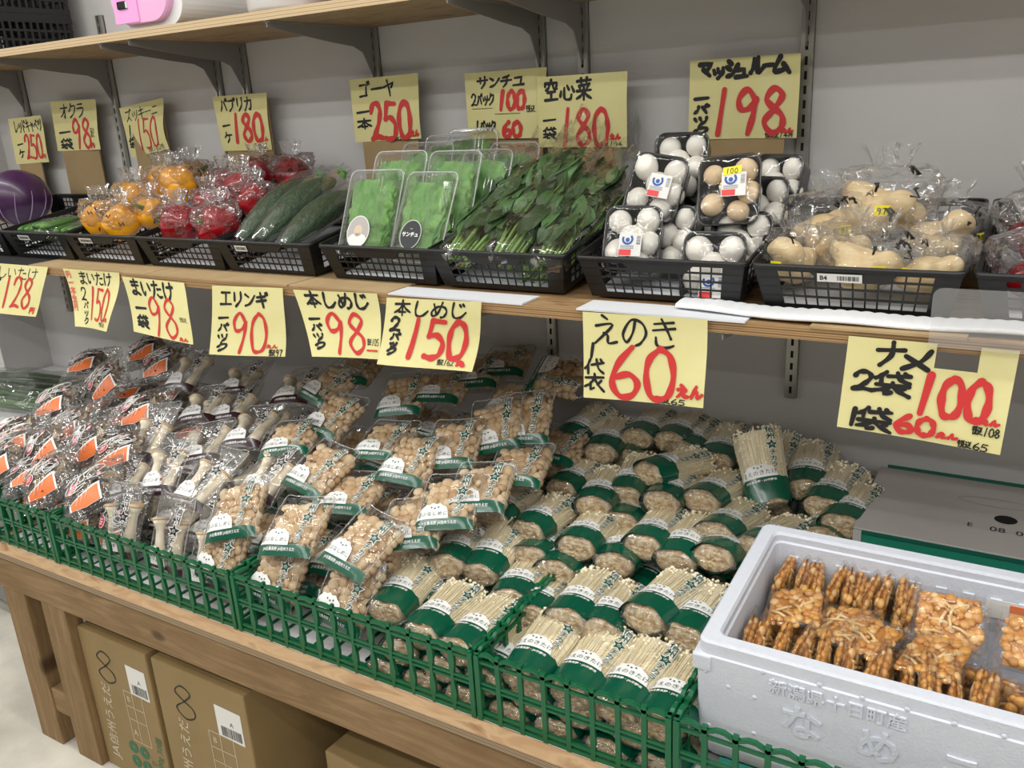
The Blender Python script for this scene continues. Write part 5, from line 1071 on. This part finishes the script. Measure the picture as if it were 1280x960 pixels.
# ---------------------------------------------------------------- foam box of nameko
eps = plain('styrofoam', '#cdd2db', .6, bump=(260, .25), var=(90, '#c9ced8'))
BX = (-.325, -.742, .5575); bw, bd, bh = .56, .325, .198
fb = thing('foam_box', 'white styrofoam box with raised lettering full of amber mushroom packs', 'foam box', BX, (R(4), 0, 0))
m = MB()
def ring(x0, x1, y0, y1, z, r, n=4):
    o = []
    for cx, cy, a0 in ((x1-r, y1-r, 0), (x0+r, y1-r, 90), (x0+r, y0+r, 180), (x1-r, y0+r, 270)):
        for k in range(n+1): a = R(a0+90*k/n); o.append((cx+r*math.cos(a), cy+r*math.sin(a), z))
    return o
loft(m, [ring(.012, bw-.012, .012, bd-.012, 0, .01), ring(0, bw, 0, bd, .02, .012), ring(0, bw, 0, bd, bh-.022, .012), ring(.003, bw-.003, .003, bd-.003, bh-.021, .012), ring(.003, bw-.003, .003, bd-.003, bh-.003, .012), ring(.006, bw-.006, .006, bd-.006, bh, .012),
         ring(.024, bw-.024, .022, bd-.022, bh, .012), ring(.027, bw-.027, .025, bd-.025, bh-.004, .012), ring(.027, bw-.027, .025, bd-.025, bh-.014, .012), ring(.03, bw-.03, .028, bd-.028, bh-.016, .012), ring(.036, bw-.036, .034, bd-.034, .03, .012)])
n_ = 20; m.f.append(tuple(range(n_-1, -1, -1))); m.m.append(0); m.build('box_body', eps, fb)
MB().box(-.003, .022, -.003, .05, bh-.045, bh-.0215, .002).build('corner_lug', eps, fb)
for k in range(14): MB().box(.05+k*.035, .065+k*.035, bd-.0315, bd-.028, bh-.045, bh-.035, .001).build('inner_rib', eps, fb)
for x, z in ((.014, .15), (.018, .06), (.045, .135), (.09, .175), (.08, .13), (.08, .07), (.16, .18), (.21, .178), (.26, .18), (.31, .178), (.36, .18), (.42, .178)): MB().ball((x, -.0002, z), (.0035, .0012, .0035), 10, 6).build('moulding_pin', eps, fb, smooth=True)
def emb(name, body, cx, cz, s, bold):
    T1 = MB(); P, F, w = txt(body, bold); P = [(x*s+cx, y*s+cz) for x, y in P]; n = len(P)
    T1.add([(x, -.0028, y) for x, y in P]+[(x, .0006, y) for x, y in P], list(F))
    ed = {}
    for f in F:
        for i in range(len(f)): a, b = f[i], f[(i+1) % len(f)]; ed[(a, b)] = 1
    T1.add([(x, -.0028, y) for x, y in P]+[(x, .0006, y) for x, y in P], [(a, a+n, b+n, b) for (a, b) in ed if (b, a) not in ed])
    T1.build(name, eps, fb)
emb('raised_place_name', '新潟県十日町産', .180, .158, .0235, .012)
for ch_, x_ in (('な', .140), ('め', .232), ('こ', .322)): emb('raised_letter', ch_, x_, .112, .054, .02)
nm = island('nameko_amber', [(0, '#cb8a3c'), (.3, '#dca350'), (.6, '#b97830'), (.85, '#e4b469'), (1, '#eccb95')], .25, spec=.6); nst = island('nameko_stems', [(0, '#ecd09a'), (1, '#dcae68')], .35)
nfilm = film('nameko_film', 34, .5, .02, .9, .07, cap=.3)
def make_nameko(seed):
    """one vacuum pack: x thickness, y width, z height"""
    t = thing('nameko_pack', '', 'nameko pack'); rnd = random.Random(seed); c = MB(); w, h = .10, .085
    c.cur = 0
    for k in range(130):
        y = rnd.uniform(-w/2+.010, w/2-.010); z = rnd.uniform(.010, h-.012); r = rnd.uniform(.0045, .0085); x = rnd.choice((-.0028, .0028))+rnd.uniform(-.001, .001)
        c.ball((x, y, z), (r*.62, r, r*.9), 8, 6)
    c.grid(lambda u, v: (.0012*math.cos(2*math.pi*u), (w/2-.012)*math.sin(2*math.pi*u), .006+v*(h-.014)), 18, 6, wrap=True)
    st = MB()
    for k in range(13):
        y = rnd.uniform(-w/2+.02, w/2-.02); z = rnd.uniform(.018, h-.022); a = rnd.uniform(0, 6.28); x = rnd.choice((-.0068, .0068))+rnd.uniform(-.001, .001)
        st.tube([(x*.8, y-.012*math.cos(a), z-.012*math.sin(a)), (x, y, z+.002), (x*.8, y+.012*math.cos(a), z+.012*math.sin(a))], .0022, 6)
    c.build('nameko_caps', nm, t, smooth=True); st.build('nameko_stems', nst, t, smooth=True)
    f = MB(); pr = lambda y, z: .0092*max(0, 1-abs(2*y/w)**4)**.6*max(0, min(1, z/.014)*min(1, (h-z)/.016))**.6
    for s in (1, -1): f.grid(lambda u, v: (s*(pr((u-.5)*w, v*h)+.0005+.0012*noise.noise(Vector((u*12, v*12, seed+s)))), (u-.5)*w*s, v*h), 18, 18)
    f.build('clear_film', nfilm, t, smooth=True); return t
nk = [make_nameko(k) for k in (1, 2, 3)]
MX = Matrix.Translation(BX) @ Euler((R(4), 0, 0)).to_matrix().to_4x4(); rn = random.Random(4)
def inbox(k, x, y, z, e, lb):
    q = MX @ Vector((x, y, z)); place(nk[k % 3], USED, q, rad(e), lb, 'amber nameko mushroom packs in the foam box')
ORD = ['first', 'second', 'third', 'fourth', 'fifth', 'sixth', 'seventh', 'eighth', 'ninth', 'tenth', 'eleventh', 'twelfth', 'thirteenth', 'fourteenth', 'fifteenth', 'sixteenth', 'seventeenth']
for k in range(11): inbox(k, .052+k*.0176, .262+rn.uniform(-.004, .004), .088+rn.uniform(-.003, .004), (4, rn.uniform(-6, 10), rn.uniform(-8, 8)), 'amber nameko pack on edge, %s from the left in the back row' % ORD[k])
for k in range(16): inbox(k+1, .050+k*.0196, .094+rn.uniform(-.004, .004), .086+.004*(k % 2), (4, rn.uniform(-8, 8), rn.uniform(-8, 8)), 'amber nameko pack on edge, %s from the left in the front row' % ORD[k])
for k, (x, y, z, e, lb) in enumerate(((.048, .172, .150, (0, 84, 8), 'lying flat at the left between the rows'), (.112, .178, .140, (0, 80, -6), 'lying flat left of the middle between the rows'), (.150, .165, .152, (6, 88, -12), 'lying flat on top in the middle between the rows'), (.235, .15, .150, (4, 84, -8), 'lying flat on top in front of the broad face up one'), (.285, .205, .124, (0, 48, 92), 'propped face up, broad side showing, right of the back row'), (.39, .20, .118, (0, 46, 88), 'propped face up at the right, beside the broad one'), (.375, .11, .14, (0, 82, 4), 'lying at the right end of the front row'))):
    inbox(k, x, y, z, e, 'amber nameko pack '+lb)
for k in range(8): inbox(k, .09+.042*k, .165, .05, (4, rn.uniform(-6, 6), 90+rn.uniform(-10, 10)), 'amber nameko pack in the lower layer between the two rows')
for k in range(4): inbox(k, .40+.025*k, .1, .075, (4, rn.uniform(-6, 6), 90+rn.uniform(-8, 8)), 'amber nameko pack stacked low at the right end of the foam box')
ml = MB().box(0, .075, -.001, 0, 0, .03).build('paper_slip', stick); ml.location = MX @ Vector((.325, bd-.035, .135)); ml.rotation_euler = (R(4), 0, 0); tag(ml, 'small printed paper slip behind the packs at the foam box\'s back wall', 'paper slip')
rs = MB().box(0, .02, -.0016, -.0008, 0, .012).build('red_mark', orange, ml); rs.location = (.03, 0, .014)
tealm = plain('tray_teal', '#2f9e86', .45); tt = thing('plastic_tray', 'teal plastic tray under the foam box behind the fence', 'tray', (-.29, -.735, .5445))
m = MB(); m.box(0, .5, 0, .32, 0, .004).box(0, .5, 0, .004, .004, .0105).box(0, .5, .316, .32, .004, .0105); m.build('tray_base', tealm, tt); MB().box(-.004, .504, -.005, .004, .0106, .0125).build('tray_lip', plain('tray_teal_light', '#4fc4ab', .4), tt)
# ---------------------------------------------------------------- green and white carton
gx = thing('carton', 'green and white cardboard carton against the wall behind the foam box', 'carton', (-.202, -.325, .5365)); W, D, H = .60, .27, .207
grn = plain('carton_green', '#1d7f66', .5, var=(5, '#1b7861')); gry = plain('carton_top', '#b4b1ae', .6, var=(4, '#aaa7a4'))
MB().box(0, W, 0, D, 0, H-.003).build('carton_body', grn, gx)
MB().box(-.001, W, -.001, D+.001, H-.003, H, .0008).build('carton_top', gry, gx)
MB().box(-.001, .012, -.0015, .0, 0, H-.004).build('white_edge', gry, gx)
MB().box(.012, W, -.0018, .0, H-.010, H-.004).build('dark_line', plain('carton_dark_green', '#0f5546', .5), gx)
MB().box(.012, W, D+.001, D+.0025, H-.006, H+.006).build('back_flap', plain('carton_dark_green', '#0f5546', .5), gx)
K = MB(); fn = lambda x, y, l: (x, y, H+l); n = 24
K.add([fn(.215, .125, .0004)]+[fn(.215+.017*math.cos(2*math.pi*i/n), .125+.016*math.sin(2*math.pi*i/n), .0004) for i in range(n)], [(0, 1+i, 1+(i+1) % n) for i in range(n)]); K.build('hand_hole', plain('hole_black', '#050506', .9), gx)
K = MB(); put(K, 'E', fn, .165, .085, .02, 0, 0, .0006); put(K, '08', fn, .205, .083, .024, 0, 0, .0006); put(K, '03', fn, .242, .082, .024, 0, 0, .0006)
def ell(mb, cx, cy, a, b, t): 
    n = 40; V = []; 
    for i in range(n): c, s = math.cos(2*math.pi*i/n), math.sin(2*math.pi*i/n); V += [fn(cx+a*c, cy+b*s, .0005), fn(cx+(a-t)*c, cy+(b-t)*s, .0005)]
    mb.add(V, [(2*i, 2*((i+1) % n), 2*((i+1) % n)+1, 2*i+1) for i in range(n)])
E2 = MB(); ell(E2, .20, .185, .06, .017, .0014); ell(E2, .288, .182, .014, .012, .0014); E2.build('oval_print', plain('print_faint', '#83807d', .6), gx); K.build('date_print', ink_k, gx)
wt = MB(); wt.grid(lambda u, v: (.115+u*.14, -.0022, H-.03-.02*u*u-v*(.03+.01*math.sin(u*9))), 16, 4); wt.build('torn_white_patch', gry, gx)
# ---------------------------------------------------------------- cartons under the table
kraft = plain('kraft_card', '#8f7850', .6, var=(6, '#867047')); kdark = plain('print_forest', '#2c6a49', .6); klight = plain('print_pale', '#cfc6ae', .6)
def kraft_box(label, x0, x1, y0, depth, h, full=True, rz=0, seed=1):
    t = thing('cardboard_box', label, 'cardboard box', (x0, y0, 0), (0, 0, R(rz)), 'brown boxes under the table'); w = x1-x0
    MB().box(0, w, 0, depth, 0, h, .004).build('box_body', kraft, t)
    MB().box(.004, w-.004, depth*.5-.001, depth*.5+.001, h-.0004, h+.0006).build('top_seam', plain('seam_dark', '#4e3d24', .8), t)
    if not full: return t
    fn = lambda x, z, l: (x, -.0004-l, z)
    L = MB(); L.add([fn(w*.66, h-.05, 0), fn(w*.93, h-.052, 0), fn(w*.93, h-.128, 0), fn(w*.66, h-.126, 0)], [(3, 2, 1, 0)]); L.build('white_label', stick, t)
    K = MB(); rr = random.Random(seed); q = w*.70
    while q < w*.9: s = rr.choice((.001, .0017, .0026)); K.add([fn(q, h-.122, .0003), fn(q+s, h-.122, .0003), fn(q+s, h-.098, .0003), fn(q, h-.098, .0003)], [(0, 1, 2, 3)]); q += s+rr.choice((.001, .002))
    put(K, 'A', fn, w*.82, h-.086, .016, 0, 0, .0003); K.build('label_print', ink_k, t)
    B = MB(); bf = lambda a, b, l: fn(a, h-b, l); brush(B, '8', w*.18, .04, .075, .085, .0034, bf, .0005); B.build('marker_figure', ink, t)
    P = MB()
    for k, ch in enumerate('だえう州信AJ'[::-1]): pass
    put(P, 'JA信州うえだ', fn, w*.22, h-.235, .036, R(84), 0, .0003, 1.0)
    for a, b in (((.54, .125), (.80, .125)), ((.54, .165), (.80, .165)), ((.54, .20), (.80, .20)), ((.54, .26), (.80, .26))): P.add([fn(w*a[0], h-a[1], .0003), fn(w*b[0], h-b[1], .0003), fn(w*b[0], h-b[1]-.0016, .0003), fn(w*a[0], h-a[1]-.0016, .0003)], [(3, 2, 1, 0)])
    for a in (.54, .66, .80): P.add([fn(w*a, h-.125, .0003), fn(w*a+.0016, h-.125, .0003), fn(w*a+.0016, h-.26, .0003), fn(w*a, h-.26, .0003)], [(3, 2, 1, 0)])
    put(P, 'B', fn, w*.60, h-.145, .02, 0, 0, .0003); put(P, 'A', fn, w*.60, h-.235, .022, 0, 0, .0003); P.build('pale_print', klight, t)
    G = MB()
    for k, (x, z) in enumerate(((.50, .285), (.66, .287), (.50, .325), (.66, .327))):
        c = (w*x, h-z); n = 18; V = []
        for i in range(n): a, b = math.cos(2*math.pi*i/n), math.sin(2*math.pi*i/n); V += [fn(c[0]+.0165*a, c[1]+.0165*b, .0003), fn(c[0]+.005*a, c[1]+.005*b, .0003)]
        G.add(V, [(2*i, 2*((i+1) % n), 2*((i+1) % n)+1, 2*i+1) for i in range(n)])
    put(G, '200g 30個', fn, w*.90, h-.27, .024, R(80), 0, .0003); put(G, 'もり', fn, w*.78, h-.315, .022, R(80), 0, .0003); G.build('green_print', kdark, t)
    return t
kraft_box('brown cardboard box beside the table legs with a figure eight drawn on it', -1.753, -1.513, -.80, .40, .378, seed=2)
kraft_box('second brown cardboard box from the table legs, with a figure eight drawn on it', -1.495, -1.215, -.80, .40, .378, seed=7)
kraft_box('plain brown cardboard box lying low, right of the two figure eight boxes', -1.10, -.60, -.72, .45, .235, full=False, rz=-4)
# ---------------------------------------------------------------- on the upper shelf
bc = plain('crate_black', '#191a1c', .5)
def stack_crate(z, label):
    t = thing('plastic_crate', label, 'crate', (-2.915, -.335, z), (0, 0, R(-2)), 'stacked black crates on the upper shelf'); w, d, h = .46, .30, .105; m = MB()
    for y in (0, d-.004):
        for a, b in ((0, .014), (.034, .04), (.058, .064), (.082, h)): m.box(0, w, y, y+.004, a, b)
        for k in range(24): m.box(k*w/23.5, k*w/23.5+.007, y+.0005, y+.0035, .014, .082)
    for x in (0, w-.004):
        for a, b in ((0, .014), (.034, .04), (.058, .064), (.082, h)): m.box(x, x+.004, .004, d-.004, a, b)
        for k in range(16): m.box(x+.0005, x+.0035, k*d/15.5, k*d/15.5+.007, .014, .082)
    m.build('lattice_walls', bc, t); MB().box(.004, w-.004, .004, d-.004, .001, .004).build('crate_bottom', bc, t); MB().box(-.006, w+.006, -.006, .0, h-.008, h, .001).build('rim', bc, t)
for k, s in enumerate(('lowest of the stack on the upper shelf', 'second from the bottom of the stack on the upper shelf', 'upper one of the stack on the upper shelf')): stack_crate(1.6485+k*.1055, 'black lattice crate, '+s)
pk = plain('plastic_pink', '#e3a9d2', .35, coat=.3); whp = plain('plastic_white', '#e2e2e2', .35, coat=.3)
ph = thing('roll_holder', 'pink and white rounded plastic dispenser with a dark slot on the upper shelf', 'dispenser', (-1.862, -.325, 1.6485))
def rbox(w0, w1, d, h, r): return None
m = MB(); O = [(x, y) for x, y in rrect(.21, .19, .05, 8)]
loft(m, [[(x+.118, .0, y) for x, y in O], [(x+.118, .012, y) for x, y in O], [(x+.118, .20, y) for x, y in O]]); m.f.append(tuple(range(len(O)-1, -1, -1))); m.m.append(0); m.build('white_shell', whp, ph, smooth=False)
m = MB(); O2 = rrect(.20, .165, .06, 8); loft(m, [[(x+.10, .001, y+.010) for x, y in O2], [(x+.10, -.012, y+.010) for x, y in O2], [(x*.96+.10, -.016, y*.97+.012) for x, y in O2]]); m.build('pink_cover', pk, ph)
MB().box(.012, .095, -.0185, -.0155, .014, .168, .001).build('pink_panel', plain('plastic_pink_deep', '#e89fd6', .3, coat=.3), ph)
MB().box(.030, .062, -.0205, -.0183, .044, .060, .003).build('slot', dark, ph); MB().box(.058, .063, -.021, -.0183, .045, .059, .001).build('slot_edge', whp, ph)
tbm = MB(); tbm.lathe([(.085, 0), (.092, .01), (.105, .16), (.108, .165), (.102, .165), (.09, .02)], 40); o = tbm.build('white_tub', whp, smooth=True); o.location = (-1.405, -.235, 1.6485); tag(o, 'white round plastic tub on the upper shelf right of the pink dispenser', 'tub')
tbm = MB(); tbm.lathe([(.07, 0), (.078, .006), (.105, .09), (.11, .092), (.1, .09), (.072, .01)], 40); o = tbm.build('pink_basin', plain('plastic_coral', '#e08a8a', .4), smooth=True); o.location = (-1.185, -.225, 1.6485); tag(o, 'pink plastic basin at the right end of the things on the upper shelf', 'basin')
# leeks on the side counter
lk = thing('leek_bundle', 'bagged bundle of dark green leeks on the pale side counter', 'leeks', (-2.72, -.30, .6305), (0, 0, R(12))); m = MB(); rr = random.Random(3)
for k in range(26):
    y = rr.uniform(-.10, .10); z = rr.uniform(.012, .075)*(1-abs(y)*5); z = max(.011, z); m.tube([(-.30+rr.uniform(-.03, .03), y, z), (0, y*1.1, z+rr.uniform(0, .012)), (.30+rr.uniform(-.05, .03), y*1.25+rr.uniform(-.02, .02), z*.8+.004)], [.009, .0095, .005], 8)
m.build('leeks', island('leek_green', [(0, '#22401f'), (.6, '#355a2a'), (1, '#54753b')], .4), lk, smooth=True)
b = MB(); b.grid(lambda u, v: (-.33+u*.68, (v-.5)*.30, .006+.088*max(0, 1-(2*v-1)**2)**.7*(.75+.25*math.sin(u*3))+.012*noise.noise(Vector((u*9, v*7, 2)))), 34, 24); b.build('clear_bag', clear_soft, lk, smooth=True)
